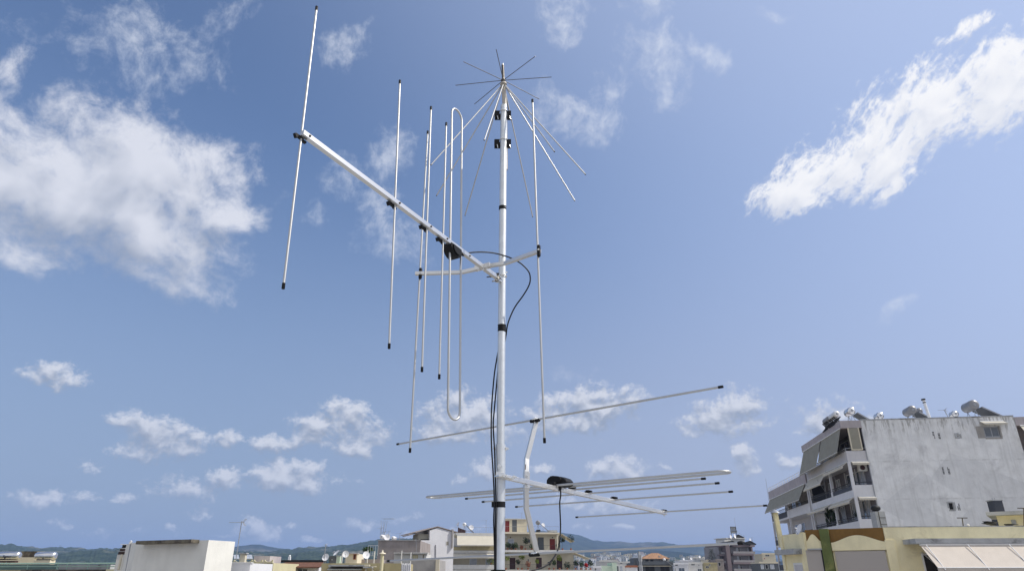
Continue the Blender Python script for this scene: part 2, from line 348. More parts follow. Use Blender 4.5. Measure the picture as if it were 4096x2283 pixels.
class Fr:                                        # a building's own frame: s along its front, d into it, z up
    def __init__(s, a, b):
        s.o = V((a[0], a[1], 0)); e = V((b[0]-a[0], b[1]-a[1], 0)); s.L = e.length; s.ex = e/s.L; s.ey = V((-s.ex.y, s.ex.x, 0))
    @classmethod
    def px(c, u1, Y1, u2, Y2, v=2200):
        p, q = at(u1, v, Y1), at(u2, v, Y2); return c(p, q)
    def p(s, a, d, z): return s.o+s.ex*a+s.ey*d+V((0, 0, z))
    def hit(s, u, v, d=0.0):                     # where pixel ray meets the plane parallel to the front at depth d -> (s, z)
        r = ray(u, v); q = s.o+s.ey*d; t = (q.x*s.ey.x+q.y*s.ey.y)/(r.x*s.ey.x+r.y*s.ey.y)
        P = V((0, 0, H))+r*t; return (P-s.o).dot(s.ex), P.z
    def hits(s, u, v, a=0.0):                    # same for the side plane at s=a -> (d, z)
        r = ray(u, v); q = s.o+s.ex*a; t = (q.x*s.ex.x+q.y*s.ex.y)/(r.x*s.ex.x+r.y*s.ex.y)
        P = V((0, 0, H))+r*t; return (P-s.o).dot(s.ey), P.z
    def box(s, mb, a0, a1, d0, d1, z0, z1):
        return mb.hexa([s.p(a0,d0,z0), s.p(a1,d0,z0), s.p(a1,d1,z0), s.p(a0,d1,z0), s.p(a0,d0,z1), s.p(a1,d0,z1), s.p(a1,d1,z1), s.p(a0,d1,z1)])
    def rect(s, mb, u0, v0, u1, v1, d0, d1):     # box whose front, at depth d0, spans the photo rectangle
        (a0, z1), (a1, z0) = s.hit(u0, v0, d0), s.hit(u1, v1, d0)
        zz = [s.hit(u, v, d0) for u, v in ((u0, v1), (u1, v0))]
        z1 = (z1+zz[1][1])/2; z0 = (z0+zz[0][1])/2; a0 = (a0+zz[0][0])/2; a1 = (a1+zz[1][0])/2
        return s.box(mb, a0, a1, d0, d1, z0, z1)
def openbox(F, mb, a0, a1, d0, d1, z0, z1, holes):
    """front wall at depth d0 with rectangular holes [(a,b,zlo,zhi)], 0.25 m thick, plus the rest of the box behind it"""
    t = .3; xs = sorted({a0, a1, *[h[0] for h in holes], *[h[1] for h in holes]}); zs = sorted({z0, z1, *[h[2] for h in holes], *[h[3] for h in holes]})
    for i in range(len(xs)-1):
        run = None
        for j in range(len(zs)-1):
            cx_, cz = (xs[i]+xs[i+1])/2, (zs[j]+zs[j+1])/2
            solid = not any(h[0] < cx_ < h[1] and h[2] < cz < h[3] for h in holes)
            if solid and run is None: run = zs[j]
            if (not solid or j == len(zs)-2) and run is not None:
                F.box(mb, xs[i], xs[i+1], d0, d0+t, run, zs[j+1] if solid else zs[j]); run = None
    F.box(mb, a0, a1, d0+t, d1, z0, z1)
    return mb
def window(F, parent, a0, a1, z0, z1, d=0.0, glass='glass', frame='frame', mull=1, proud=.03, name='window', fw=.06):
    m = MB(); y0, y1 = d-proud, d+.02
    F.box(m, a0, a1, y0, y1, z0, z0+fw); F.box(m, a0, a1, y0, y1, z1-fw, z1); F.box(m, a0, a0+fw, y0, y1, z0+fw, z1-fw); F.box(m, a1-fw, a1, y0, y1, z0+fw, z1-fw)
    for k in range(mull):
        c = a0+(a1-a0)*(k+1)/(mull+1); F.box(m, c-fw*.4, c+fw*.4, y0, y1, z0+fw, z1-fw)
    w_ = m.build(name, frame, parent)
    m = MB(); F.box(m, a0+fw*.6, a1-fw*.6, y0+.016, y1+.02, z0+fw*.6, z1-fw*.6); m.build('pane', glass, w_)
    return w_
def railing(P, parent, hgt=1.0, step=.12, name='railing', m='rail', r=.012, bars=True, rails=(1.0,)):
    mb = MB(); P = [V(p) for p in P]
    for a, b in zip(P[:-1], P[1:]):
        for k in rails: mb.beam(a+V((0,0,hgt*k)), b+V((0,0,hgt*k)), .04, .04)
        n = max(1, int((b-a).length/step))
        for i in range(n+1):
            q = a.lerp(b, i/n)
            if bars or i in (0, n): mb.beam(q, q+V((0,0,hgt)), r*2, r*2)
    return mb.build(name, m, parent)
def leaves(mb, c, r, n, size=.12, sq=(1,1,1)):
    c = V(c)
    for _ in range(n):
        d = V((random.gauss(0,1), random.gauss(0,1), random.gauss(0,1))).normalized()*r*(random.random()**.45)
        p = c+V((d.x*sq[0], d.y*sq[1], d.z*sq[2])); a = V((random.gauss(0,1), random.gauss(0,1), random.gauss(0,1))).normalized(); b = a.cross(V((random.gauss(0,1), random.gauss(0,1), random.gauss(0,1)))).normalized()
        s = size*random.uniform(.6, 1.3); mb.add([p-a*s, p-b*s*.5, p+a*s, p+b*s*.5], [(0,1,2,3)])

# ------------------------------------------------------------------ mast and antennas (near things)
D = 3.0
MX = -.049
def mastz(v): return at(2008, v, D).z
mast = thing('antenna_mast', (MX, D, H-1.7), 'tall galvanised steel pole of two tubes carrying three antennas', 'mast')
zj = mastz(1777)
MB().tube([(MX-.006, D, H-1.7), (MX-.002, D, zj)], .0225, 32).build('lower_tube', 'galv', mast)
MB().tube([(MX-.002, D, zj-.05), (MX+.004, D, mastz(424))], .0182, 32).build('upper_tube', 'galv', mast)
MB().tube([(MX-.006, D, H-1.7), (MX-.006, D, H-1.69)], .10, 20).build('base_plate', 'galv', mast)
def tape(v0, v1, r, m='black', extra=0.0):
    z0, z1 = mastz(v1), mastz(v0)
    mb = MB(); n = 28; pts = []
    k = 5 if v1-v0 > 20 else 3
    for i in range(k+1):                         # slightly uneven turns of tape
        z = z0+(z1-z0)*i/k; pts += [(z, r+.0012*(i % 2))]
    mb.tube([(MX+.001-extra*.4, D, z) for z, _ in pts], [q for _, q in pts], n)
    if extra: mb.tube([(MX-.024-extra*.2, D-.012, z0+.001), (MX-.024-extra*.2, D-.012, z1-.001)], .012, 14)
    mb.build('tape_band', m, mast)
tape(827, 841, .0188); tape(1300, 1327, .0192); tape(2006, 2029, .0240, extra=.012)
tape(2277, 2300, .0262, extra=.014)
def bolt(p, d, parent, r=.006, l=.010, name='bolt', m='bright'):
    d = V(d).normalized(); p = V(p)
    b = MB().tube([p, p+d*l*.55], r, 6).tube([p+d*l*.5, p+d*l], r*.55, 8); b.tube([p-d*.001, p+d*.0015], r*1.45, 14)
    return b.build(name, m, parent)
bolt((MX+.002, D-.0185, mastz(1031)), (-.1,-1,0), mast); bolt((MX-.004, D-.0228, mastz(1867)), (0,-1,0), mast, .007)
bolt((MX-.0245, D, mastz(1793)), (-1,0,0), mast); bolt((MX+.0205, D, mastz(1793)), (1,0,0), mast, .007, .014)
bolt((MX+.018, D+.004, mastz(1088)), (1,-.2,0), mast, .005, .010)

def ring(mb, c, r, t, a0=0, a1=360, n=28, up=V((0,0,1))):
    pts = [V(c)+V((cos(R(a0+(a1-a0)*i/n))*r, sin(R(a0+(a1-a0)*i/n))*r, 0)) for i in range(n+1)]
    return mb.tube(pts, t, 8)

def rod(parent, name, a, b, r, caplen=.018, caps=True, m='rod'):
    a, b = V(a), V(b); d = (b-a).normalized()
    o = MB().tube([a, b], r, 14).build(name, m, parent)
    if caps:
        for e, s in ((a, -1), (b, 1)):
            MB().tube([e-d*s*caplen*.6, e+d*s*caplen*.45, e+d*s*caplen*.5], [r*1.28, r*1.28, r*1.0], 12).build('end_cap', 'black', o)
    return o

# ---- upper antenna, elements upright
ya = thing('yagi_antenna', (MX, D, mastz(1110)), 'upper aluminium antenna with upright rods, its boom pointing to the upper left', 'antenna')
tipU, mU = at(1208, 531, 1.905), at(1990, 1112, 2.972)
bu = (mU-tipU).normalized()
MB().beam(tipU, mU, .0195, .0195).build('boom', 'alu', ya, bevel=.0012)
def Ub(u, v, Y): return at(u, v, Y)
side = V((-bu.y, bu.x, 0)).normalized()
if side.x > 0: side = -side                     # far-left side of the boom, where the rods pass
EL = [((1266.3,34),(1133.7,1145),(1208,533),1.905), ((1599.5,328),(1556.7,1385),(1579,812),2.318), ((1724,433),(1688,1478),(1711,915),2.493), ((1785,497),(1757,1507),(1775,965),2.592)]
for t, b, c, Y in EL:
    A, B = at(*t, Y+.012), at(*b, Y+.012)
    e = rod(ya, 'director', A, B, .0041)
    # clip that holds the rod under the boom
    q = at(*c, Y+.012); s = (Y-1.905)/(2.972-1.905); bc = tipU.lerp(mU, min(max(s,0.004),1))
    mb = MB(); base = bc+side*.0125
    mb.beam(base-bu*.022+V((0,0,-.013)), base+bu*.012+V((0,0,-.013)), .013, .009)
    mb.beam(base-bu*.024+V((0,0,-.010)), base-bu*.015+V((0,0,-.024)), .012, .011); mb.beam(base+bu*.010+V((0,0,-.018)), base+bu*.026+V((0,0,-.018)), .012, .008)
    mb.build('clip', 'black', ya, bevel=.002)
    nb = -side; bolt(bc+nb*.0098+bu*.022+V((0,0,.001)), nb, ya, .0032, .006, m='darkrod')
bolt(tipU.lerp(mU, .80)-side*.0098, -side, ya, .0032, .006, m='darkrod')
# folded dipole
YD = 2.675
tp, bt = at(1828, 441, YD+.012), at(1815.5, 1677, YD+.012); wv_ = V((-.537, -.84, .02)).normalized()*.040
ax = (tp-bt).normalized(); rr = .040
pts = []
for i in range(13):
    a = pi*i/12; pts.append(tp-ax*rr+wv_*cos(a)+ax*rr*sin(a))
for i in range(13):
    a = pi*i/12; pts.append(bt+ax*rr-wv_*cos(a)-ax*rr*sin(a))
MB().tube(pts, .0049, 14, closed=True).build('folded_dipole', 'rod', ya)
mid = at(1843.5, 1050, YD+.045); MB().tube([mid+V((0,0,-.038)), mid+V((0,0,.03))], .0058, 12).build('sleeve', 'alu', ya)
# connection box
bc = at(1812, 1000, YD-.005)
mb = MB(); u_ = V((0,0,1)); sd_ = side
prof = [(-.040,.018),(-.038,-.004),(-.024,-.024),(-.004,-.036),(.020,-.036),(.040,-.022),(.044,-.004),(.042,.016)]
mb.prism([bc+bu*a+u_*b+sd_*.030 for a, b in prof], -sd_*.050)
mb.build('connection_box', 'black', ya, bevel=.005)
mb = MB(); mb.prism([bc+bu*a*.72+u_*(b*.68-.001)+sd_*.030-sd_*.050 for a, b in prof], -sd_*.006); mb.build('box_lid', 'black', ya, bevel=.002)
MB().tube([bc+bu*.036+V((0,0,-.006)), at(1856, 1019, 2.74)], [.0085, .0065], 12).build('cable_gland', 'black', ya)
# cross bar with the two reflectors
cbp = [at(1662,1094,2.97), at(1845,1089,2.925), at(1905,1076,2.885), at(1932,1068,2.872), at(1962,1062,2.857), at(2020,1053,2.82), at(2160,1003,2.665)]
MB().sqtube(cbp, .0165, .0165, V((0,0,1))).build('cross_bar', 'alu', ya, bevel=.001)
c0, c1 = at(1901,1075,2.882), at(1962,1060,2.852)
MB().beam(c0, c1, .0225, .0225).build('coupler', 'alu', ya, bevel=.001)
for u, v in ((1915,1079),(1932,1077),(1947,1073)): bolt(at(u, v, 2.855), (0,-.3,-1), ya, .0035, .007)
for t, b, c, Y, cu in (((1711,530),(1640,1801),(1682,1095),2.965,(1682,1094)), ((2130,404),(2178,1762),(2155,1005),2.662,(2150,1010))):
    e = rod(ya, 'reflector', at(*t, Y+.012), at(*b, Y+.012), .0046)
    q = at(*c, Y+.006); mb = MB()
    mb.tube([q+V((0,-.004,-.022)), q+V((0,-.004,.022))], .0085, 14); mb.ball(q+V((0,-.004,.022)), .0085, 12); mb.ball(q+V((0,-.004,-.022)), .0085, 12)
    mb.build('clip', 'black', ya); bolt(q+V((-.002,-.018,0)), (0,-1,0), ya, .003, .005)
# clamp on the mast
zc = mastz(1104); mb = MB(); ring(mb, (MX, D, zc), .0215, .0036); mb.beam((MX-.032, D-.012, zc), (MX-.018, D-.02, zc), .014, .006)
ring(mb, (MX, D, zc-.006), .0205, .0024); mb.build('mast_clamp', 'bright', ya)
mb = MB(); mb.beam(at(1985,1103,2.955), at(1999,1122,2.985), .034, .006); mb.beam(at(1988,1122,2.955), at(1999,1126,2.975), .028, .006); mb.build('clamp_plate', 'alu', ya)
MB().beam(at(1979,1098,2.95), at(1995,1096,2.96), .014, .012).build('boom_plug', 'black', ya, bevel=.003)
for a, b in (((1948,1108),(1972,1104)), ((1969,1125),(1992,1121))):
    MB().tube([at(*a, 2.93), at(*b, 2.96)], .0030, 8).tube([at(*a, 2.93).lerp(at(*b, 2.96),.55), at(*a, 2.93).lerp(at(*b, 2.96),.8)], .0055, 6).build('clamp_screw', 'darkrod', ya)

# ---- lower antenna, elements level
yb = thing('yagi_antenna', (MX, D, mastz(1905)), 'lower aluminium antenna with level rods, its boom pointing away to the right', 'antenna')
def bpx(a, b, t): return a.lerp(b, t)
tL, mL = at(2663, 2052, 4.00), at(1990, 1900, 2.955)
tL.z = (tL.z+at(2655,2049,3.99).z)/2
bl = (tL-mL).normalized(); sideL = V((bl.y, -bl.x, 0)).normalized()
MB().beam(mL, tL, .0195, .0195).build('boom', 'alu', yb, bevel=.0012)
EB = [((2307.5,2067),(3062,2020.5),(2655,2043),4.386,3.586,3.99), ((2066.5,2025.5),(2924,1965),(2456,1992),4.04,3.20,3.62), ((1933,2005.6),(2870,1931),(2354,1966.5),3.896,3.024,3.46), ((1866.5,1993),(2815,1913),(2289,1951.5),3.80,2.937,3.37)]
for a, b, c, Ya, Yb, Yc in EB:
    rod(yb, 'director', at(*a, Ya), at(*b, Yb), .0041)
    q = at(*c, Yc); mb = MB(); ed = (at(*b, Yb)-at(*a, Ya)).normalized()
    mb.beam(q-ed*.020+V((0,0,.0)), q+ed*.020, .013, .012); mb.beam(q-ed*.009+V((0,0,.004)), q+ed*.008+V((0,0,.004)), .026, .010); mb.build('clip', 'black', yb, bevel=.002)
    bolt(q-V((0,0,.022)), (0,0,-1), yb, .004, .006)
# folded dipole (loop lies level)
pa, pb = at(1716, 1988.5, 3.83), at(2918, 1885, 2.76); ed = (pb-pa).normalized(); wl = V((.644, .763, 0)).normalized()*.040
pts = []
for i in range(13):
    a = pi*i/12; pts.append(pa+ed*rr+wl*cos(a)-ed*rr*sin(a))
for i in range(13):
    a = pi*i/12; pts.append(pb-ed*rr-wl*cos(a)+ed*rr*sin(a))
MB().tube(pts, .0049, 14, closed=True).build('folded_dipole', 'rod', yb)
bcl = at(2240, 1932, 3.29); mb = MB(); ed2 = V((ed.x, ed.y, 0)).normalized()
prof = [(-.060,-.012),(-.058,.018),(-.046,.030),(-.020,.031),(.022,.026),(.044,.018),(.060,.004),(.056,-.014),(.038,-.020),(-.048,-.018)]
mb.prism([bcl+ed2*a+V((0,0,b))-wl.normalized()*.030 for a, b in prof], wl.normalized()*.060); mb.build('connection_box', 'black', yb, bevel=.006)
mb = MB(); mb.prism([bcl+ed2*(a*.62-.006)+V((0,0,b*.7+.012))-wl.normalized()*.034 for a, b in prof], wl.normalized()*.068); mb.build('box_lid', 'black', yb, bevel=.004)
q = at(2211,1933,3.24); MB().beam(q-ed2*.014, q+ed2*.014, .02, .013).build('clip', 'black', yb, bevel=.002)
MB().tube([at(2240,1940,3.26), at(2240,1958,3.26)], [.0085, .0065], 12).build('cable_gland', 'black', yb)
for t in (.30, .385, .12): bolt(mL.lerp(tL, t)-V((0,0,.0105)), (0,0,-1), yb, .004, .006)
# cross bar (upright, cranked) and its two long reflectors
cb = [at(2147,1674,3.17), at(2106.5,1836,3.135), at(2104.5,1885,3.118), at(2104.5,1952,3.118), at(2105,2030,3.135), at(2150,2221,3.17)]
MB().sqtube(cb, .0205, .0205, V((.3,-1,0)).normalized()).build('cross_bar', 'alu', yb, bevel=.001)
MB().beam(at(2105.5,1886,3.112), at(2105.5,1952,3.112), .0255, .0255, V((.3,-1,0))).build('coupler', 'alu', yb, bevel=.001)
for v in (1902, 1920, 1939): bolt(at(2109.5, v, 3.098), (.3,-1,0), yb, .0045, .008, m='bright')
MB().beam(at(2102.5,1856,3.108), at(2102,1876,3.106), .003, .002, V((.3,-1,0))).build('scratch_mark', 'maroon', yb)
for a, b, Ya, Yb, c, Yc in (((1592,1775),(2884,1546.6),3.755,2.585,(2146,1674),3.17), ((1554.7,2242),(2963,2171),3.755,2.585,(2140,2205),3.17)):
    e = rod(yb, 'reflector', at(*a, Ya), at(*b, Yb), .0046)
    p0, p1 = at(*a, Ya), at(*b, Yb); dd = (p1-p0).normalized(); q = p0+dd*((at(*c, Yc)-p0).dot(dd)); q += V((0,0,-.004))
    mb = MB(); mb.tube([q-dd*.022, q+dd*.022], .0085, 14); mb.ball(q+dd*.022, .0085, 12); mb.ball(q-dd*.022, .0085, 12); mb.build('clip', 'black', yb)
    q2 = q+V((0,-.008,.006)); mb = MB(); mb.beam(q2-dd*.016, q2+dd*.016, .014, .006); mb.tube([q2-dd*.004+V((0,-.004,0)), q2-dd*.004+V((0,-.011,0))], .0045, 10); mb.build('saddle', 'bright', yb, bevel=.001)
# clamp to the mast
zc = mastz(1897); mb = MB(); ring(mb, (MX-.005, D, zc-.008), .026, .0036); mb.beam(at(1984,1893,2.955), at(2016,1900,2.955), .020, .018); mb.build('mast_clamp', 'bright', yb, bevel=.001)
MB().beam(at(1983,1903,2.95), at(2048,1914,2.99), .05, .005).build('clamp_plate', 'bright', yb)
for a, b in (((2018,1900),(2034,1903)), ((2024,1905),(2036,1908)), ((2050,1904),(2068,1907)), ((2046,1910),(2058,1913))):
    p0, p1 = at(*a, 2.93), at(*b, 2.93); MB().tube([p0, p1], .0030, 8).tube([p0.lerp(p1,.1), p0.lerp(p1,.6)], .0062, 6).build('clamp_screw', 'bright', yb)

# ---- discone on top
hub = at(2013, 322, D-.0)
dc = thing('discone_antenna', hub, 'spoked antenna on the mast top, star of thin rods over a cone of rods', 'antenna')
E8 = [(1985,199),(2141,226),(2206,309),(2157,397),(1898,417),(1822,342),(1854,248)]
for e in E8:
    q = atz(*e, hub.z); d = (q-hub).normalized(); rod(dc, 'disc_rod', hub+d*.012, hub+d*.262 if False else q, .0019, caps=False, m='darkrod')  # disc rods coloured dark for the shade on their undersides
q = hub+V((sin(R(6)), cos(R(6)), 0))*.262; rod(dc, 'disc_rod', hub+V((0,.012,0)), q, .0019, caps=False, m='darkrod')
coneO = at(2014, 334, D)
for e in [(1724,660),(1746,783),(1860,862),(2131,868),(2299,803),(2342,698),(2218,607),(1937,561)]:
    q = atz(*e, H+1.855); d = (q-coneO).normalized(); o = rod(dc, 'cone_rod', coneO+d*.014, q, .0033, caps=False)
    MB().tube([q-d*.003, q+d*.0015], .0034, 10).build('end_plug', 'darkrod', o)
MB().tube([hub+V((0,0,-.006)), hub+V((0,0,.004))], .0125, 20).build('disc_hub', 'darkrod', dc)
mb = MB(); mb.tube([coneO+V((0,0,-.008)), coneO+V((0,0,0)), coneO+V((0,0,.006))], [.0195,.0175,.013], 20); mb.build('cone_hub', 'beige', dc)
MB().tube([hub+V((0,0,.004)), hub+V((0,0,.012))], .009, 16).build('collar', 'beige', dc)
t0, t1 = hub+V((0,0,.012)), at(2011, 262, D); MB().tube([t0, t1], .0078, 16).build('top_tube', 'darkrod', dc)
MB().tube([t1, t1+V((0,0,.010))], .0052, 12).build('top_tip', 'alu', dc)
mt = mastz(424); MB().tube([coneO, V((MX+.010, D+.022, mt-.02)), V((MX+.014, D+.024, at(2022,679,D+.024).z))], .0125, 16).build('support_tube', 'beige', dc)
for v0 in (444, 558):
    z1 = mastz(v0+2); z0 = mastz(v0+26); zm = (z0+z1)/2
    mb = MB(); mb.beam((MX-.046, D-.004, zm), (MX-.020, D-.004, zm), .006, z1-z0); mb.beam((MX+.020, D-.004, zm), (MX+.044, D-.004, zm), .006, z1-z0)
    mb.beam((MX+.024, D-.004, z0-.012), (MX+.024, D-.004, z0+.002), .012, .014); mb.beam((MX-.046, D+.022, zm), (MX+.044, D+.022, zm), .006, z1-z0)
    br = mb.build('bracket', 'black', dc)
    mb = MB(); ring(mb, (MX+.003, D, z1-.004), .0225, .0025, 180, 360); mb.tube([(MX-.020, D-.0, z1-.004), (MX-.024, D+.03, z1-.008)], .0025, 8); mb.tube([(MX+.026, D, z1-.004), (MX+.034, D+.04, z1-.008)], .0025, 8)
    mb.tube([(MX-.030, D-.008, z0+.004), (MX-.026, D-.008, z0-.018)], .002, 6)
    mb.tube([(MX+.036, D-.008, z0+.004), (MX+.041, D-.008, z0-.018)], .002, 6); mb.build('u_bolt', 'bright', dc)

# ---- cables
def spline(P, n=10):
    P = [V(p) for p in P]; out = []
    for i in range(len(P)-1):
        p0, p1, p2, p3 = P[max(i-1,0)], P[i], P[i+1], P[min(i+2, len(P)-1)]
        for k in range(n):
            t = k/n; out.append(.5*((2*p1)+(p2-p0)*t+(2*p0-5*p1+4*p2-p3)*t*t+(3*p1-p0-3*p2+p3)*t**3))
    return out+[P[-1]]
cps = [(1852,1020,2.73),(1879,1011,2.76),(1923,1008,2.82),(1969,1011,2.87),(2016,1022,2.90),(2059,1039,2.91),(2090,1059,2.92),(2115,1087,2.93),(2121,1115,2.94),(2115,1143,2.95),(2093,1181,2.97),(2062,1224,2.98),(2043,1262,2.985),(2030,1300,2.995),(2024,1340,3.02),(2012,1400,3.03),(1996,1450,3.03),(1988,1520,3.02),(1977,1640,3.0),(1973,1700,2.99),(1978,1800,2.985),(1981,1900,2.975),(1984,1990,2.975),(1984,2016,2.975),(1982,2090,2.98),(1982,2200,2.98),(1980,2320,2.98)]
tag(MB().tube(spline([at(*p) for p in cps]), .0033, 10).build('coaxial_cable', 'rubber'), 'black cable looping from the upper black connection box over the pole and down its side', 'cable')
cps = [(2018,700,3.025),(2012,900,3.03),(2010,1100,3.032),(2006,1300,3.032),(1999,1370,3.02),(1988,1430,3.01),(1977,1500,3.0),(1967,1620,2.99),(1965,1700,2.985),(1966,1780,2.98),(1972,1880,2.97),(1976,1960,2.97),(1977,2016,2.97),(1975,2080,2.975),(1977,2150,2.985),(1979,2250,2.985),(1979,2320,2.985)]
tag(MB().tube(spline([at(*p) for p in cps]), .0034, 10).build('coaxial_cable', 'rubber'), 'outermost black cable bowing out from the left side of the pole', 'cable')
cps = [(2239.7,1950,3.26),(2243,1976,3.255),(2239,2008,3.25),(2240,2043,3.245),(2241.5,2078,3.24),(2242,2112,3.23),(2240,2148,3.21),(2234.5,2186,3.18),(2224,2214,3.14),(2205,2242,3.09),(2177,2265,3.05),(2145,2276,3.01),(2117,2284,2.99),(2070,2300,2.97),(2010,2330,2.96)]
tag(MB().tube(spline([at(*p) for p in cps]), .0033, 10).build('coaxial_cable', 'rubber'), 'black cable hanging from the lower black connection box in a curve back to the pole', 'cable')

# ------------------------------------------------------------------ setting
gp = MB(); gp.add([(-14000,-14000,0),(14000,-14000,0),(14000,14000,0),(-14000,14000,0)], [(0,1,2,3)]); tag(gp.build('ground', 'asphalt'), kind='structure')
rt = MB(); rt.hexa([V((-5,-4,0)), V((6,-4,0)), V((6,6,0)), V((-5,6,0)), V((-5,-4,H-1.7)), V((6,-4,H-1.7)), V((6,6,H-1.7)), V((-5,6,H-1.7))]); tag(rt.build('roof_terrace', 'conc'), kind='structure')

def hillmat(name, ca, cb, cc_, s1, s2):
    m = bpy.data.materials.new(name); m.use_nodes = True; M = NT(m.node_tree); b = m.node_tree.nodes['Principled BSDF']; b.inputs['Roughness'].default_value = .95; b.inputs['Specular IOR Level'].default_value = .05
    tc = M.n('ShaderNodeTexCoord').outputs['Object']
    c = M.mix(M.ramp(M.noise(tc, s1, 6, .7), .42, .6), ca, cb)
    c = M.mix(M.ramp(M.noise(tc, s2, 5, .7), .55, .66), c, cc_)
    M.l(c, b.inputs['Base Color']); return m
M_['hill'] = hillmat('wooded_hill', (.018,.034,.024,1), (.055,.078,.05,1), (.17,.165,.13,1), .05, .012)
M_['hillfar'] = hillmat('distant_hill', (.020,.034,.030,1), (.05,.068,.05,1), (.11,.11,.09,1), .008, .003)
def prof(P, u):
    for (a, b), (c, d) in zip(P[:-1], P[1:]):
        if a <= u <= c: return b+(d-b)*(u-a)/(c-a)
    return P[0][1] if u < P[0][0] else P[-1][1]
def range_(name, P, Y0, Y1, Yb, m, z0, rough, tree, fs, nu=700, nr=36, expo=1.0, seed=0):
    """strip of terrain rising from Y0 to a ridge at distance Y1 whose skyline follows profile P, then falling behind"""
    us = [P[0][0]+(P[-1][0]-P[0][0])*i/nu for i in range(nu+1)]; vs = []
    for r in range(nr+1):
        t = r/nr
        for u in us:
            base = ray(u, 2200); dx, dy = base.x/base.y, 1
            ru = ray(u, prof(P, u)); zr = ru.z/math.hypot(ru.x, ru.y)
            if t < .8: k = t/.8; Y = Y0+(Y1-Y0)*k; f = k**expo
            else: k = (t-.8)/.2; Y = Y1+(Yb-Y1)*k; f = 1-k*.9
            dist = Y*math.hypot(dx, dy)
            top = H+zr*Y1*math.hypot(dx, dy)
            x, y = Y*dx, Y
            n = mn.fractal(V((x*fs, y*fs, seed)), 1, 2, 6)*rough*min(1, t*3)*(1 if t < .72 else max(0,(.8-t))/.08 if t < .8 else min(1, (t-.8)*6))
            tr = (mn.noise(V((x*fs*26, y*fs*26, 3)))+.4*mn.noise(V((x*fs*80, y*fs*80, 8))))*tree
            vs.append((x, y, max(z0, z0+(top-z0)*f+n)+tr))
    n1 = nu+1; fsn = [(r*n1+i, r*n1+i+1, (r+1)*n1+i+1, (r+1)*n1+i) for r in range(nr) for i in range(nu)]
    mb = MB(); mb.add(vs, fsn, True); o = mb.build(name, m); tag(o, kind='structure'); return o
range_('hills', [(-900,2150),(-300,2165),(0,2177),(34,2177),(90,2183),(141,2188),(205,2187),(256,2193),(325,2190),(376,2199),(427,2196),(470,2193),(504,2186),(640,2188),(800,2200),(937,2208),(1009,2210),(1071,2212),(1117,2203),(1173,2201),(1189,2197),(1242,2191),(1294,2190),(1335,2185),(1391,2179),(1428,2171),(1475,2159),(1506,2154),(1599,2149),(1670,2147),(1760,2150),(1900,2165),(2050,2190),(2200,2230),(2300,2275)], 800, 3000, 4200, 'hill', 8, 26, 5.0, .0018, nu=1100)
range_('hills', [(520,2230),(700,2200),(850,2186),(947,2182),(1002,2177),(1033,2178),(1086,2187),(1133,2192),(1173,2199),(1300,2215),(1500,2230)], 2500, 4500, 6000, 'hillfar', 8, 30, 3, .0012, nu=300, seed=5)
range_('hills', [(1500,2260),(1700,2200),(1900,2150),(2050,2128),(2160,2120),(2251,2130),(2276,2134),(2314,2143),(2340,2152),(2370,2163),(2400,2168),(2432,2173),(2481,2171),(2510,2176),(2543,2180),(2600,2179),(2649,2176),(2680,2182),(2711,2186),(2792,2189),(2830,2197),(2866,2208),(2930,2222),(3000,2236),(3080,2250),(3200,2270)], 1500, 5500, 7500, 'hillfar', 8, 55, 4, .0009, nu=700, nr=60, expo=1.6, seed=9)
range_('hills', [(2600,2240),(2780,2205),(2834,2198),(2877,2195),(2950,2200),(3028,2196),(3077,2199),(3120,2203),(3200,2207),(3500,2225),(4300,2240)], 7000, 9500, 11500, 'hillfar', 8, 60, 3, .0006, nu=250, seed=12)

# ------------------------------------------------------------------ shared rooftop things
def dish(name_label, c, r, aim, foot, m='dish', group=None):
    """satellite dish: bowl, arm with receiver, pole down to foot height"""
    c = V(c); aim = V(aim).normalized(); x = aim.cross(V((0,0,1))).normalized(); y = x.cross(aim)
    t = thing('satellite_dish', (c.x, c.y, foot), name_label, 'satellite dish', group)
    vs = []; fs = []; n = 18
    for k in range(5):
        rr_ = r*k/4; dz = .22*r*(k/4)**2
        for j in range(n): vs.append(c+(x*cos(2*pi*j/n)+y*sin(2*pi*j/n))*rr_+aim*dz)
    back = [p-aim*.012 for p in vs]
    for k in range(4):
        for j in range(n): a = k*n+j; b = k*n+(j+1) % n; fs.append((a, b, b+n, a+n))
    m1 = MB(); m1.add(vs, fs, True); m1.add(back, [f[::-1] for f in fs], True)
    m1.build('bowl', m, t)
    bk = c-aim*.05
    MB().tube([(bk.x, bk.y, foot), (bk.x, bk.y, c.z+.05)], .03, 8).build('pole', 'aluf', t)
    e = c+aim*r*1.0-y*r*.15; MB().tube([c-y*r*.9+aim*.2*r, e], .012, 6).tube([e, e-aim*.09], .035, 8).build('arm', 'aluf', t)
    return t
def tv_aerial(label, base, h, az_, L=1.1, n=9, group=None, r=.018, tilt=(0,0)):
    b = V(base); t = thing('television_aerial', b, label, 'aerial', group); top = b+V((tilt[0], tilt[1], h))
    MB().tube([b, top], r, 8).build('pole', 'aluf', t)
    d = V((sin(R(az_)), cos(R(az_)), 0)); s = V((d.y, -d.x, 0)); q = top-V((0,0,.06))
    m1 = MB(); m1.beam(q-d*.15, q+d*L, .02, .02)
    for i in range(n):
        p = q+d*(.05+(L-.08)*i/(n-1)); w_ = .20-.07*i/n; m1.tube([p-s*w_/2, p+s*w_/2], .006, 5)
    for sg in (-1, 1):
        for k_ in (-1, 0, 1): m1.tube([q-d*.08+s*.07*k_, q-d*.22+s*.07*k_+V((0,0,.16*sg))], .008, 5)
    m1.build('boom', 'aluf', t); return t
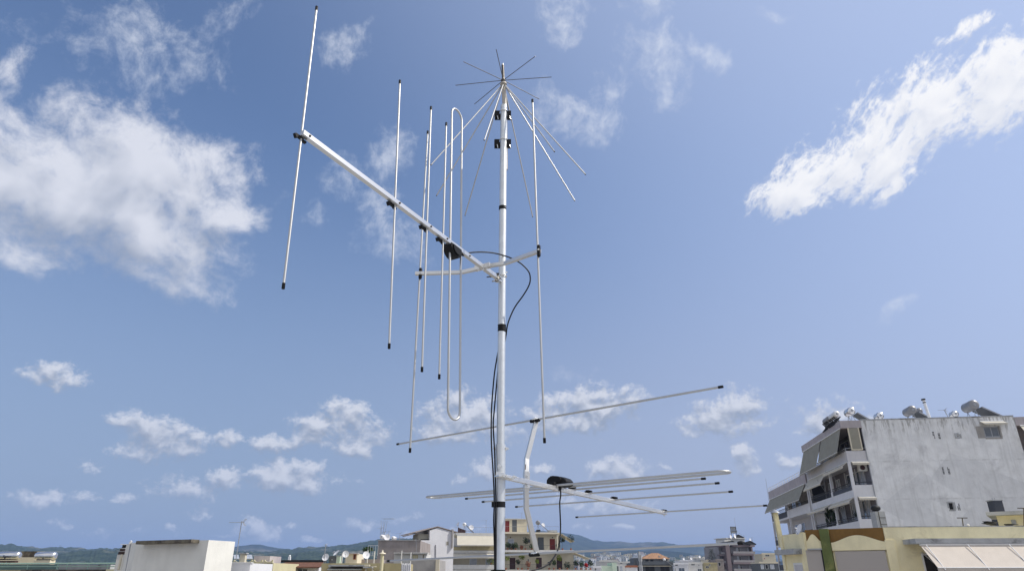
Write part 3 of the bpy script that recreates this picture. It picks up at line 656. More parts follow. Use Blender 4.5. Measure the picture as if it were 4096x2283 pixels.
def heater(label, c, az_, L=1.25, r=.27, zfoot=None, m='tank', panels=True, group=None, pl=1.9, tilt=38, legh=.0, dark=False):
    """thermosiphon solar water heater: tank on a frame, collector sloping down in direction az_"""
    c = V(c); d = V((sin(R(az_)), cos(R(az_)), 0)); s = V((d.y, -d.x, 0)); zf = c.z-1.25 if zfoot is None else zfoot
    t = thing('solar_water_heater', (c.x, c.y, zf), label, 'water heater', group)
    ps = [c-s*(L/2), c-s*(L/2-.05), c-s*(L/2-.12), c+s*(L/2-.12), c+s*(L/2-.05), c+s*(L/2)]
    tk = MB().tube(ps, [r*.55, r*.88, r, r, r*.88, r*.55], 22).build('tank', m, t)
    m1 = MB()
    for k in (-1, 1): m1.tube([c+s*k*(L/2), c+s*k*(L/2+.03)], r*.3, 10)
    m1.tube([c+V((0,0,r)), c+V((0,0,r+.06))], .02, 6)
    for i, (k) in enumerate((-.32, .32)): m1.tube([c+s*(k*L-.012), c+s*(k*L+.012)], r*1.015, 22)
    m1.build('fittings', 'aluf', tk)
    m1 = MB()
    for k in (-1, 1):
        a = c+s*k*L*.38; m1.beam(a+V((0,0,-r*.9)), V((a.x, a.y, zf))-d*.25, .035, .035); m1.beam(a+V((0,0,-r*.9)), V((a.x, a.y, zf))+d*.35, .035, .035)
        m1.beam(V((a.x, a.y, zf+.25))-d*.22, V((a.x, a.y, zf+.25))+d*pl*.8, .03, .03)
    if dark:
        for q_ in (-.38, -.13, .13, .38):
            a = c+s*q_*L; m1.beam(a+V((0,0,-r*.8))-d*.3, V((a.x, a.y, zf))+d*.4, .09, .09); m1.beam(a+V((0,0,-r*.8))+d*.3, V((a.x, a.y, zf))-d*.4, .09, .09)
    m1.build('stand', 'dark' if dark else 'aluf', t)
    if panels:
        a0 = c+d*(r*1.15)+V((0,0,-r*.7)); dd = d*cos(R(tilt))-V((0,0,sin(R(tilt)))); nn = s.cross(dd).normalized(); nn = nn if nn.z > 0 else -nn
        m1 = MB(); m1.hexa([a0-s*L*.5, a0+s*L*.5, a0+s*L*.5+dd*pl, a0-s*L*.5+dd*pl, a0-s*L*.5+nn*.09, a0+s*L*.5+nn*.09, a0+s*L*.5+dd*pl+nn*.09, a0-s*L*.5+dd*pl+nn*.09]); pn = m1.build('collector_frame', 'slate', t)
        m1 = MB(); [m1.beam(a0+s*k*L*.5+nn*.05, a0+s*k*L*.5+dd*pl+nn*.05, .05, .10, nn) for k in (-1, 1)]; m1.beam(a0-s*L*.5+dd*pl+nn*.05, a0+s*L*.5+dd*pl+nn*.05, .05, .10, nn); m1.build('rim', 'aluf', pn)
        m1 = MB(); g = a0+nn*.092; m1.hexa([g-s*L*.47+dd*.05, g+s*L*.47+dd*.05, g+s*L*.47+dd*(pl-.05), g-s*L*.47+dd*(pl-.05), g-s*L*.47+dd*.05+nn*.006, g+s*L*.47+dd*.05+nn*.006, g+s*L*.47+dd*(pl-.05)+nn*.006, g-s*L*.47+dd*(pl-.05)+nn*.006]); m1.build('collector_glass', 'collector', pn)
    return t
def awning(F, parent, a0, a1, d0, z0, out, drop, m='awn', arms=2, valance=.18, name='awning', th=.02, seams=4):
    """canvas from the wall line (depth d0, height z0) reaching out by `out` toward the viewer side and dropping by `drop`"""
    P = lambda a, k, e=0: F.p(a, d0-out*k, z0-drop*k+e)
    m1 = MB(); m1.hexa([P(a0,0), P(a1,0), P(a1,1), P(a0,1), P(a0,0,th), P(a1,0,th), P(a1,1,th), P(a0,1,th)])
    nv = max(6, int((a1-a0)/.18))
    for i in range(nv):                          # scalloped valance
        x0, x1 = a0+(a1-a0)*i/nv, a0+(a1-a0)*(i+1)/nv
        m1.prism([F.p(x0, d0-out, z0-drop), F.p(x1, d0-out, z0-drop), F.p(x1, d0-out, z0-drop-valance*.75), F.p((x0+x1)/2, d0-out, z0-drop-valance), F.p(x0, d0-out, z0-drop-valance*.75)], F.ey*.012)
    o = m1.build(name, m, parent)
    m1 = MB(); m1.tube([F.p(a0-.02, d0-.03, z0+.03), F.p(a1+.02, d0-.03, z0+.03)], .05, 10); m1.tube([F.p(a0, d0-out, z0-drop+.02), F.p(a1, d0-out, z0-drop+.02)], .022, 8); m1.build('roller', 'frame', o)
    return o
def plant(c, label, h=.9, r=.35, m='leaf', pot='pot', pr=.16, ph=.3, n=110, sq=(1,1,1), group='potted plants on the balconies of the cream apartment house', size=.10, kind='potted_plant'):
    c = V(c); t = thing(kind, c, label, 'plant', group)
    MB().tube([c, c+V((0,0,ph))], [pr*.75, pr], 12).build('pot', pot, t)
    MB().tube([c+V((0,0,ph)), c+V((.04,.02,h-r*.6))], .018, 6).build('stem', 'leafd', t)
    m1 = MB(); leaves(m1, c+V((0,0,h-r*.3)), r, n, size, sq); leaves(m1, c+V((r*.4,0,h-r*.8)), r*.6, n//3, size, sq); m1.build('foliage', m, t); return t

# ------------------------------------------------------------------ RIGHT: large white apartment block
A = Fr.px(3440, 56.4, 4056, 54.8, v=1675)
L_ = A.L; ZR = A.hit(3440, 1681, 0)[1]
wb = thing('apartment_building', A.p(L_/2, 6, 0), 'tall apartment block with a stained blank white wall and awninged balconies on its left side', 'building')
holes = []
def hole(u0, v0, u1, v1): (a, z1), (b, z0) = A.hit(u0, v0), A.hit(u1, v1); holes.append((a, b, z0, z1)); return holes[-1]
vents = []
def ventgrid(u0, v0, u1, v1, nx, nz):
    (a, z1), (b, z0) = A.hit(u0, v0), A.hit(u1, v1)
    for i in range(nx):
        for j in range(nz):
            if random.random() < .12: continue
            w_, h_ = (b-a)/nx, (z1-z0)/nz; x, z = a+w_*(i+.15), z0+h_*(j+.2); vents.append((x, x+w_*.72, z, z+h_*.66))
hw = hole(3930, 1706, 4004, 1747)
h3 = hole(3793, 2010, 3817, 2036)
h4 = hole(3829, 1739, 3836, 1747)
h5 = hole(3963, 2002, 4012, 2046)
wm = MB(); openbox(A, wm, 0, L_, 0, 13, 0, ZR, holes); wall = wm.build('wall', 'white_wall', wb)
def weather(m, zr):
    t = m.node_tree; M = NT(t); b = t.nodes['Principled BSDF']; base = b.inputs['Base Color'].links[0].from_socket
    tc = M.n('ShaderNodeTexCoord').outputs['Object']; sp_ = M.n('ShaderNodeSeparateXYZ'); M.l(tc, sp_.inputs[0]); z = sp_.outputs[2]
    mp = M.n('ShaderNodeMapping'); M.l(tc, mp.inputs[0]); mp.inputs[3].default_value = (1, 1, .16)
    n_ = M.noise(mp.outputs[0], 3.4, 5, .72)
    drip = M.m('MULTIPLY', M.ramp(n_, .47, .60), M.ramp(z, zr-1.9, zr-.2))
    c = M.mix(M.m('MULTIPLY', drip, .6), base, (.16, .145, .12, 1))
    for k in range(1, 6):                        # floor slab lines and stains hanging from them
        zk = zr-.45-2.95*k; d = M.m('ABSOLUTE', M.m('SUBTRACT', z, zk))
        ln = M.m('MULTIPLY', M.ramp(d, .10, .0), M.ramp(M.noise(tc, 1.1+.2*k, 4, .7), .44, .60)); c = M.mix(M.m('MULTIPLY', ln, .38), c, (.34, .33, .32, 1))
    bt = M.m('MULTIPLY', M.ramp(z, zr-10.5, zr-7.2, 1, 0), M.ramp(M.noise(mp.outputs[0], .9, 5, .65), .40, .62)); c = M.mix(M.m('MULTIPLY', bt, .6), c, (.50, .47, .42, 1))
    pt = M.n('ShaderNodeTexVoronoi'); M.l(tc, pt.inputs['Vector']); pt.inputs['Scale'].default_value = .33
    cl = M.n('ShaderNodeSeparateColor'); M.l(pt.outputs['Color'], cl.inputs[0]); c = M.mix(M.m('MULTIPLY', M.ramp(cl.outputs[0], .55, .6), .28), c, (.50, .51, .53, 1))
    sp2 = M.ramp(M.noise(tc, 4.5, 4, .75), .66, .72); c = M.mix(M.m('MULTIPLY', sp2, .55), c, (.33, .31, .29, 1))
    M.l(c, b.inputs['Base Color'])
weather(M_['white_wall'], ZR)
ventgrid(3727, 1725, 3742, 1755, 2, 5); ventgrid(3748, 1725, 3764, 1755, 2, 5); ventgrid(3766, 1867, 3780, 1896, 2, 5); ventgrid(3787, 1867, 3803, 1896, 2, 5); ventgrid(3825, 2012, 3844, 2040, 2, 5)
m1 = MB()
for x0, x1, z0, z1 in vents: A.box(m1, x0, x1, -.012, .02, z0, z1)
m1.build('vent_grille', 'dark', wall)
m1 = MB(); a, b, z0, z1 = h3; A.box(m1, a-.08, b+.1, -.02, .03, z0-.12, z0); A.box(m1, b, b+.16, -.016, .03, z0, z1+.05); A.box(m1, a-.12, a, -.016, .03, z0+.1, z1+.08); A.box(m1, a, b, -.016, .03, z1, z1+.1)
a, b, z0, z1 = h4; A.box(m1, a-.22, a-.02, -.018, .02, z0-.12, z1+.16); A.box(m1, b+.03, b+.2, -.014, .02, z0-.1, z1+.08); A.box(m1, a-.02, b+.03, -.018, .02, z1+.02, z1+.16); A.box(m1, a-.02, b+.03, -.018, .02, z0-.12, z0-.02)
m1.build('broken_plaster_edge', 'conc', wall)
for (a, b, z0, z1), d_ in ((h3, .12), (h4, .12), (h5, .06)):
    m1 = MB(); A.box(m1, a, b, d_, d_+.04, z0, z1); m1.build('dark_recess', 'dark', wall)
m1 = MB(); a, b, z0, z1 = hw; A.box(m1, a-.55, a, -.02, .05, z0-.05, z1+.05); A.box(m1, a, b+.1, -.022, .05, z0-.14, z0-.01); A.box(m1, b, b+.13, -.02, .05, z0-.01, z1+.05); m1.build('bare_cement_patch', 'grey', wall)
ww = window(A, wb, hw[0], hw[1], hw[2], hw[3], d=.08, glass='glass', frame='aluf', mull=1, fw=.09)
(a, z1), (b, _) = A.hit(3925, 1687), A.hit(4008, 1687)
awning(A, wb, a-.1, b+.1, -.02, z1, .55, .22, 'awnwhite', name='window_awning', valance=.12)
m1 = MB(); A.box(m1, -.02, L_+.0, -.03, .25, ZR, ZR+.10); m1.build('parapet_cap', 'conc', wb)
# right hand return with a shaded balcony and awning
m1 = MB(); A.box(m1, L_+.0, L_+9, 1.6, 13, 0, ZR-.2); m1.build('wing_wall', 'pink', wb)
m1 = MB()
for k in range(6):
    z = ZR-.75-2.95*k; A.box(m1, L_+.02, L_+9, -.02, 1.62, z, z+.7)
    if k: A.box(m1, L_+.02, L_+9, -.02, .1, z+.7, z+1.0)
m1.build('balcony_slab', 'pink', wb)
awning(A, wb, L_+.3, L_+5, .0, ZR-.8, .9, 1.1, 'awnwhite')
# --- left side balconies
BS = -1.62                                        # how far they stand out to the left
dend = A.hits(3205, 1775, BS)[0]
zs = []
def zc_(v, u=3398): return A.hit(u, v, 0)[1] if False else A.hit(u, v, .0)[1]
m1 = MB(); zf = ZR+.02; A.box(m1, BS-.05, 0, -.03, dend, zf-.62, zf); m1.build('roof_slab', 'pink', wb)
flo = [(zc_(1802), zc_(1845)), (zc_(1938,3420), zc_(1985,3426)), (zc_(2074,3450), zc_(2110,3455)), ]
hgt = flo[0][0]-flo[1][0]
flo += [(flo[2][0]-hgt, flo[2][1]-hgt), (flo[2][0]-2*hgt, flo[2][1]-2*hgt), (flo[2][0]-3*hgt, flo[2][1]-3*hgt)]
for k, (zt, zb) in enumerate(flo):
    m1 = MB(); pm = 'lilac' if k == 0 else 'white'
    A.box(m1, BS, 0, .002, dend, zb, zb+.22)                                   # floor
    if k == 0:
        A.box(m1, BS, BS+.12, 0, dend, zb+.22, zt); A.box(m1, BS+.12, -.0, 0, .12, zb+.22, zt)
    else:
        A.box(m1, BS, BS+.12, .12, dend, zb+.22, zb+.55); A.box(m1, BS, BS+.13, 5.4, 5.9, zb+.55, zt); A.box(m1, BS, 0, 0, .12, zb+.22, zt)
    bal = m1.build('balcony', pm, wb)
    if k:
        m1 = MB(); A.box(m1, BS+.01, BS+.05, .15, 5.35, zb+.55, zt-.02); m1.build('parapet_panel', 'darkgrey', bal)
        railing([A.p(BS+.06, 5.9, zb+.55), A.p(BS+.06, dend-.1, zb+.55)], bal, zt-zb-.45, .16)
    m1 = MB(); h_ = .16
    m1.tube([A.p(BS+.03, dend, zt+.22), A.p(BS+.03, .06, zt+.22), A.p(0, .06, zt+.22)], .035, 8); m1.tube([A.p(BS+.03, dend, zt+.08), A.p(BS+.03, .06, zt+.08)], .03, 8)
    for i in range(7): q = A.p(BS+.03, .06+(dend-.1)*i/6, zt-.02); m1.beam(q, q+V((0,0,.24)), .03, .03)
    m1.build('handrail', 'rail' if k else 'aluf', bal)
# columns at the corner and along the side
for d_ in (.0, 5.45, dend-.22):
    m1 = MB(); A.box(m1, BS+(-.02), BS+.20, d_+(-.02 if d_ == 0 else 0), d_+.2, 0, flo[0][1]); m1.build('column', 'white', wb)
# back wall openings on the side (s=0 plane, facing left)
SF = Fr(A.p(-.012, dend, 0), A.p(-.012, 0, 0))    # frame of the side wall: s runs toward the viewer, outward is left
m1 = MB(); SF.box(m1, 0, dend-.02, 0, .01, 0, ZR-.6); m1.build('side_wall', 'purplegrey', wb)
for k in range(5):
    zb = flo[k][1]+.25
    for (x0, x1, hh, gl) in ((1.0, 2.6, 2.1, 'curtain'), (3.4, 4.6, 2.1, 'curtain'), (6.6, 8.8, 2.15, 'glass' if k != 2 else 'curtain'), (9.2, 9.9, 2.1, 'glass'), (10.1, 10.8, 2.1, 'curtain')):
        if x1 < dend: window(SF, wb, x0, x1, zb, zb+hh, 0, gl, 'frame', 1 if x1-x0 > 1 else 0, name='balcony_door')
    m1 = MB()
    for x in (6.2, 9.0, 11.0):
        if x < dend: SF.box(m1, x, x+.12, -.06, .0, zb, zb+2.4)
    m1.build('pilaster', 'white', wb)
# awnings of the side
AF = Fr(A.p(BS, dend, 0), A.p(BS, 0, 0))          # s toward viewer, outward = left
Zt = zf-.62
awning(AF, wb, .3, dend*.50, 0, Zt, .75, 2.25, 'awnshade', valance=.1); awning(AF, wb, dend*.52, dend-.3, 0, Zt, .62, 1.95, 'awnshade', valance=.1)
m1 = MB(); A.box(m1, BS+.55, -.35, -.02, .04, flo[0][0]+.12, Zt-.02); m1.build('side_screen', 'awnshade', wb)
m1 = MB(); A.box(m1, BS+.46, BS+.55, -.04, .06, flo[0][0]+.05, Zt); A.box(m1, -.35, -.26, -.04, .06, flo[0][0]+.05, Zt); A.box(m1, BS+.55, -.35, -.04, .06, flo[0][0]+.03, flo[0][0]+.12); m1.build('screen_frame', 'creamlight', wb)
for k in (0, 1):
    z = flo[k][1]-.03
    awning(AF, wb, .4, dend*.5, 0, z, .65, .95 if k == 0 else .35, 'awnwhite', valance=.15); awning(AF, wb, dend*.53, dend-.2, 0, z, .42, .3, 'awnwhite', valance=.18)
    awning(A, wb, BS+.25, -.05, 0, z, .25, .12, 'awnwhite', valance=.16)
    m1 = MB()
    for s_ in (1.2, 5.0, 9.4): m1.tube([AF.p(s_, 0, z-1.5), AF.p(s_+.3, -.6, z-.5)], .018, 6)
    m1.build('awning_arm', 'aluf', wb)
m1 = MB(); A.box(m1, -.75, -.08, .35, .75, flo[0][1]-.72, flo[0][1]-.18); ac = m1.build('air_conditioner', 'offwhite', wb)
m1 = MB(); m1.tube([A.p(-.45, .345, flo[0][1]-.45), A.p(-.45, .335, flo[0][1]-.45)], .2, 16); m1.build('fan', 'maroon', ac)
MB().tube([A.p(-.06, -.05, 0), A.p(-.06, -.05, ZR-.7)], .035, 8).build('downpipe', 'aluf', wb)

# second, lower part of the block further back
B = Fr.px(3175, dend+56.4+.3, 3240, dend+56.4-.3, v=1892)
B = Fr(A.p(BS-.1, dend+.25, 0), A.p(.1, dend+.25, 0)); 
z2 = B.hit(3175, 1893, 0)[1]
sb = thing('apartment_building', B.p(2, 4, 0), 'lower block with a pink roof band, left of the white blank walled building', 'building')
d2 = B.hits(3068, 1935, 0)[0]
m1 = MB(); B.box(m1, 1.7, 9, 0.02, d2, 0, z2-.05); m1.build('wall', 'lilac', sb)
m1 = MB(); B.box(m1, 0, 1.7, 0, d2, z2-.95, z2); m1.build('roof_slab', 'pink', sb)
railing([B.p(.08, d2, z2), B.p(.08, .05, z2), B.p(1.7, .05, z2)], sb, .42, 1.2, m='frame', rails=(1.0, .4), r=.02)
MB().tube([B.p(-.05, d2+.1, z2-1), B.p(-.05, d2+.1, z2+1.6)], .02, 6).build('pole', 'aluf', sb)
def z2v(u, v): return B.hit(u, v, 0)[1]
fl2 = [z2v(3190, 2010)+.0]
fh = hgt
for k in range(5):
    zt = fl2[0]-fh*k; zb = zt-.85
    m1 = MB(); B.box(m1, 0, 1.7, 0, d2, zb, zb+.2); B.box(m1, 0, .12, .12, d2*.55, zb+.2, zt); B.box(m1, 0, 1.7, 0, .12, zb+.2, zt); bal = m1.build('balcony', 'white', sb)
    m1 = MB(); B.box(m1, -.01, .04, d2*.55, d2-.1, zb+.2, zt-.05); m1.build('parapet_panel', 'darkgrey', bal)
    railing([B.p(.06, d2, zt), B.p(.06, .05, zt)], bal, .3, .35)
SG = Fr(B.p(1.69, d2, 0), B.p(1.69, 0, 0))
for k in range(5):
    zb = fl2[0]-.6-fh*k
    for x0, x1 in ((1.2, 2.4), (3.6, 5.4), (6.4, 7.8)):
        if x1 < d2: window(SG, sb, x0, x1, zb, zb+2.1, -.01, 'glass', 'frame', 1, name='balcony_door')
for d_ in (0, d2*.5, d2-.2):
    m1 = MB(); B.box(m1, -.02, .18, d_-(.02 if d_ == 0 else 0), d_+.18, 0, z2-.95); m1.build('column', 'white', sb)
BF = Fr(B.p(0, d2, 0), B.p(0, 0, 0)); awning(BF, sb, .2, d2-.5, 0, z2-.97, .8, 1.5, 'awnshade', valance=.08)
m1 = MB(); B.box(m1, .32, 1.64, .02, .06, fl2[0]+.15, z2-1.2); m1.build('side_screen', 'darkgrey', sb)
m1 = MB(); B.box(m1, .24, .32, 0, .08, fl2[0]+.05, z2-.95); B.box(m1, .32, 1.64, 0, .08, fl2[0]+.02, fl2[0]+.15); m1.build('screen_frame', 'creamlight', sb)
# laundry and balcony plants
m1 = MB()
for i in range(3): q = B.p(-.03, 3.2+i*.55, fl2[0]-fh+.25); m1.prism([q, q+B.ey*.4, q+B.ey*.36-V((0,0,.75)), q+B.ey*.05-V((0,0,.7))], B.ex*.03)
tag(m1.build('hanging_clothes', 'dark'), 'dark clothes hung over the balcony railing left of the white satellite dish', 'clothes')
for i, (d_, hh) in enumerate(((1.0, 1.25), (2.3, 1.0), (3.3, 1.3), (4.6, 1.15))):
    t = thing('cactus' if i else 'potted_plant', A.p(BS+.45, 5.9+d_*.9 if i else 1.8, flo[2][1]+.22), ['spiky dark green plant by the railing of the white block, under the green awning arm','prickly pear on the lowest balcony, nearest of the three dark cacti','prickly pear on the lowest balcony, middle of the three dark cacti','prickly pear on the lowest balcony, farthest of the three dark cacti'][i], 'plant', 'plants on the lowest visible balcony of the white block')
    c = A.p(BS+.45, 5.9+d_*.9 if i else 1.8, flo[2][1]+.22)
    MB().tube([c, c+V((0,0,.35))], [.15, .2], 12).build('pot', 'pot', t); m1 = MB()
    if i:
        for k in range(9):
            q = c+V((random.uniform(-.15,.3), random.uniform(-.45,.45), .55+random.random()*hh)); m1.ball(q, .2, 10, (.35, 1, 1.25))
        m1.tube([c+V((0,0,.3)), c+V((0,0,hh))], .07, 8)
    else:
        for k in range(46):
            a = random.uniform(0, 2*pi); e = random.uniform(-.2, 1.2); p = c+V((0,0,.75)); d = V((cos(a)*cos(e), sin(a)*cos(e), sin(e)))*random.uniform(.5,.9); sdv = d.cross(V((0,0,1))).normalized()*.05; m1.add([p-sdv, p+sdv, p+d], [(0,1,2)])
    m1.build('foliage', 'leafd', t)

# roof things of the white block
def roofpt(u, v, d): return A.hit(u, v, d)
def rp(u, v, d): a, z = A.hit(u, v, d); return A.p(a, d, z)
G_ = 'solar water heaters on the roof of the white block'
heater('long grey tank, higher of two at the left corner of the white block roof', rp(3336, 1662, 1.9), 98, 1.7, .27, ZR-.1, 'tankwhite', False, G_, dark=True)
heater('short grey tank, lower of two at the left corner of the white block roof', rp(3309, 1680, 3.9), 98, 1.5, .26, ZR-.1, 'tankgrey', False, G_, dark=True)
heater('mirror bright tank above a dark collector, second heater from the left of the white block', rp(3398, 1647, 3), 98, 1.3, .34, ZR, 'tank', True, G_, pl=2.3, tilt=36)
heater('low mirror bright tank just above the parapet with no visible collector, between two collectors', rp(3515, 1665, 4), 98, .95, .33, ZR-.2, 'tank', False, G_)
heater('grey tank with a black cap left of the tall white flue pipe', rp(3638, 1644, 3), 98, 1.5, .37, ZR, 'tankgrey', True, G_, pl=2.1, tilt=36)
heater('small pale tank half hidden behind the grey one left of the flue pipe', rp(3674, 1645, 4.5), 98, .7, .27, ZR, 'tankgrey', False, G_)
heater('low tank right of the flue pipe beside the branching aerial', rp(3815, 1657, 3), 98, .8, .29, ZR-.1, 'tank', False, G_)
heater('largest grey tank on the right of the roof, with a long dark collector sloping right', rp(3880, 1625, 3.2), 98, 1.7, .42, ZR, 'tankgrey', True, G_, pl=2.6, tilt=30)
fl = rp(3720, 1673, 1.2); tp_ = rp(3694, 1600, 1.2); t = thing('flue_pipe', fl, 'tall leaning white flue pipe with dark cowl on the white block roof', 'flue')
fl.z = ZR; MB().tube([fl, tp_], .12, 16).build('pipe', 'tankwhite', t)
dd = (tp_-fl).normalized(); MB().tube([tp_, tp_+dd*.12], .17, 16).tube([tp_-dd*.25, tp_-dd*.17], .13, 16).build('cowl', 'dark', t)
q = rp(3801, 1672, 2); q.z = ZR; tv_aerial('pale branching aerial on the white block roof, left of the largest tank', q, 1.15, 280, .5, 5, tilt=(-.35, 0), r=.03)
# dark lattice frame under the left heaters
q = rp(3345, 1672, 1.8)
# stone chimney in front of white block
cb_ = A.hit(3515, 2040, -14)
t = thing('chimney', at(3516, 2110, 40), 'narrow grey block chimney with round black cowl against the white blank wall', 'chimney')
c0 = at(3500, 2044, 40); c1 = at(3538, 2044, 40); zb = at(3516, 2112, 40).z-1.5; Cf = Fr(c0, c1)
m1 = MB(); Cf.box(m1, 0, Cf.L, 0, .6, zb, c0.z); m1.build('shaft', 'conc', t)
m1 = MB(); Cf.box(m1, .15, .20, -.01, .0, zb, c0.z-.02)
for k in range(4): Cf.box(m1, .20, Cf.L, -.006, .0, c0.z-.35*(k+1), c0.z-.35*(k+1)+.03)
m1.build('mortar_joint', 'darkconc', t)
m1 = MB(); q = Cf.p(Cf.L*.42, .3, c0.z+.2); m1.ball(q, .24, 14, (1.1, 1, .75)); m1.tube([Cf.p(Cf.L*.42,.3,c0.z), q], .12, 12); m1.build('cowl', 'dark', t)

# ------------------------------------------------------------------ RIGHT FRONT: yellow building
y0_, y1_, y2_, y3_ = at(3118, 2132, 34.2), at(3215, 2118, 31.8), at(3532, 2108, 30), at(4300, 2103, 29.3)
ZY = at(3532, 2107, 30).z
yb_ = thing('yellow_building', (18, 31, 0), 'pale yellow building with ochre parapet and olive green pillar, in front of the white block', 'building')
Y1 = Fr(y1_, y2_); Y2 = Fr(y2_, y3_); Y0 = Fr(y0_, y1_)
m1 = MB(); Y2.box(m1, 0, Y2.L, 0, 7, 0, ZY); m1.build('wall', 'yellow', yb_)
m1 = MB(); Y1.box(m1, 0, Y1.L-.02, .14, 5, 0, ZY-.02); Y0.box(m1, 0, Y0.L, .0, 4, 0, ZY-.12); m1.build('corner_wall', 'yellow', yb_)
# parapet: ochre band standing above the wavy yellow cornice
def wavy(F, s0, s1, zb, zt, crest, d0, d1, m, name, parent):
    n = 24; pts = []
    for i in range(n+1):
        k = i/n; pts.append(F.p(s0+(s1-s0)*k, d0, zt+crest*(.5-.5*cos(2*pi*k))**.8))
    poly = [F.p(s0, d0, zb)]+pts+[F.p(s1, d0, zb)]
    return MB().prism(poly, F.ey*(d1-d0)).build(name, m, parent)
s_, zo = Y1.hit(3530, 2170, .05)
a0 = Y1.hit(3216, 2130, .05)[0]; ag0 = Y1.hit(3282, 2150, 0)[0]; ag1 = Y1.hit(3319, 2150, 0)[0]; agb0, agb1 = Y1.hit(3298, 2283, 0)[0], Y1.hit(3350, 2283, 0)[0]
m1 = MB(); Y1.box(m1, max(a0,.02), Y1.L-.03, .03, .14, ZY-.95, ZY-.01); m1.build('parapet_band', 'orange', yb_)
zA = Y1.hit(3215, 2165, 0)[1]; zB = Y1.hit(3283, 2166, 0)[1]
zlow = Y1.hit(3250, 2196, 0)[1]
wavy(Y1, .02, ag0-.01, zlow, zA, .30, -.03, .03, 'yellow', 'cornice', yb_)
zC = Y1.hit(3325, 2166, 0)[1]; zlow2 = Y1.hit(3440, 2199, 0)[1]
wavy(Y1, ag1+.02, Y1.L-.01, zlow2, zC-.03, .28, -.04, .03, 'yellow', 'cornice', yb_)
m1 = MB(); Y1.box(m1, .02, ag0-.01, .03, .14, -10+20-4, zlow); Y1.box(m1, ag1+.02, Y1.L-.03, .03, .14, 6, zlow2); m1.build('lower_wall', 'yellow', yb_)
m1 = MB(); Y1.box(m1, .04, ag0+.0, -.10, .03, zlow-.02, zlow+.035); m1.build('ledge', 'conc', yb_)
# roller screens
for (u0, v0, u1) in ((3222, 2201, 3284), (3338, 2202, 3549)):
    sa, za = Y1.hit(u0, v0, -.02); sb_, _ = Y1.hit(u1, v0, -.02); m1 = MB()
    Y1.box(m1, sa, min(sb_, Y1.L-.1), -.02, .02, 6, (zlow if u0 < 3300 else zlow2)-.03); m1.build('roller_screen', 'screen', yb_)
m1 = MB(); Y1.box(m1, ag0-.07, ag0-.01, -.03, .02, 6, zlow-.03); m1.build('dark_gap', 'dark', yb_)
# green pillar, leaning out a little at the base
m1 = MB(); m1.hexa([Y1.p(ag0, -.10, 6), Y1.p(ag1+.03, -.10, 6), Y1.p(ag1+.03, .16, 6), Y1.p(ag0, .16, 6), Y1.p(ag0, -.10, ZY+.01), Y1.p(ag1, -.10, ZY+.01), Y1.p(ag1, .16, ZY+.01), Y1.p(ag0, .16, ZY+.01)]); m1.build('pillar', 'green', yb_)
m1 = MB(); Y2.box(m1, -.05, .32, -.04, .0, 0, ZY-.5); m1.build('corner_pilaster', 'yellow', yb_)
# left return with small slab, shutter
m1 = MB(); sx_, zx = Y0.hit(3168, 2178, -.3); Y0.box(m1, .15, Y0.L-.35, -.45, .02, ZY-1.0, ZY-.78); m1.build('canopy_slab', 'conc', yb_)
m1 = MB(); Y0.box(m1, Y0.L-.5, Y0.L-.02, -.06, .0, 0, ZY-.1); Y0.box(m1, .0, .25, -.05, .0, 0, ZY-.15); m1.build('pilaster', 'yellow', yb_)
window(Y0, yb_, 1.0, 1.95, ZY-3.2, ZY-1.35, -.01, 'lilac', 'frame', 0, name='shutter', fw=.08)
# right part: projecting slab, awning, window
sl0, zt = Y2.hit(3660, 2152, -1.15); _, zb = Y2.hit(3672, 2172, -1.15)
m1 = MB(); Y2.box(m1, sl0, Y2.L, -1.15, -.0, zb, zt); m1.build('canopy_slab', 'conc', yb_)
za = zb-.01; sA = Y2.hit(3680, 2178, -1.1)[0]
_, ze = Y2.hit(3772, 2271, -2.05)
sE = Y2.hit(3757, 2271, -2.05)[0]
aw = awning(Y2, yb_, sA+.02, sA+5.3, -1.05, za-.06, 1.05, za-.06-ze, 'awn', valance=.2)
m1 = MB()
for u in (3705, 3872, 4038):
    q, _ = Y2.hit(u, 2178, -1.2); m1 = MB(); m1.tube([Y2.p(q, -1.17, za-.03), Y2.p(q+.06, -2.16, ze-.06)], .017, 8); m1.build('awning_arm', 'frame', yb_)
wz0, wz1 = ze-1.2, Y2.hit(3700, 2212, -.02)[1]
q0, q1 = Y2.hit(3688, 2230, -.02)[0], Y2.hit(3800, 2230, -.02)[0]
window(Y2, yb_, q0, q0+1.6, wz0, wz1, 0, 'dark', 'frame', 2, proud=.05)
m1 = MB(); m1.prism([Y2.p(q0-.02,-.06,wz1+.05), Y2.p(q0+.03,-.06,wz1+.05), Y2.p(q0+.4,-1.2,ze-.3), Y2.p(q0+.35,-1.2,ze-.3)], Y2.ex*.03); m1.build('awning_arm', 'frame', yb_)
# top edge weathered cap
m1 = MB(); Y2.box(m1, 0, Y2.L, .0-.015, .2, ZY, ZY+.03); m1.build('parapet_cap', 'conc', yb_)
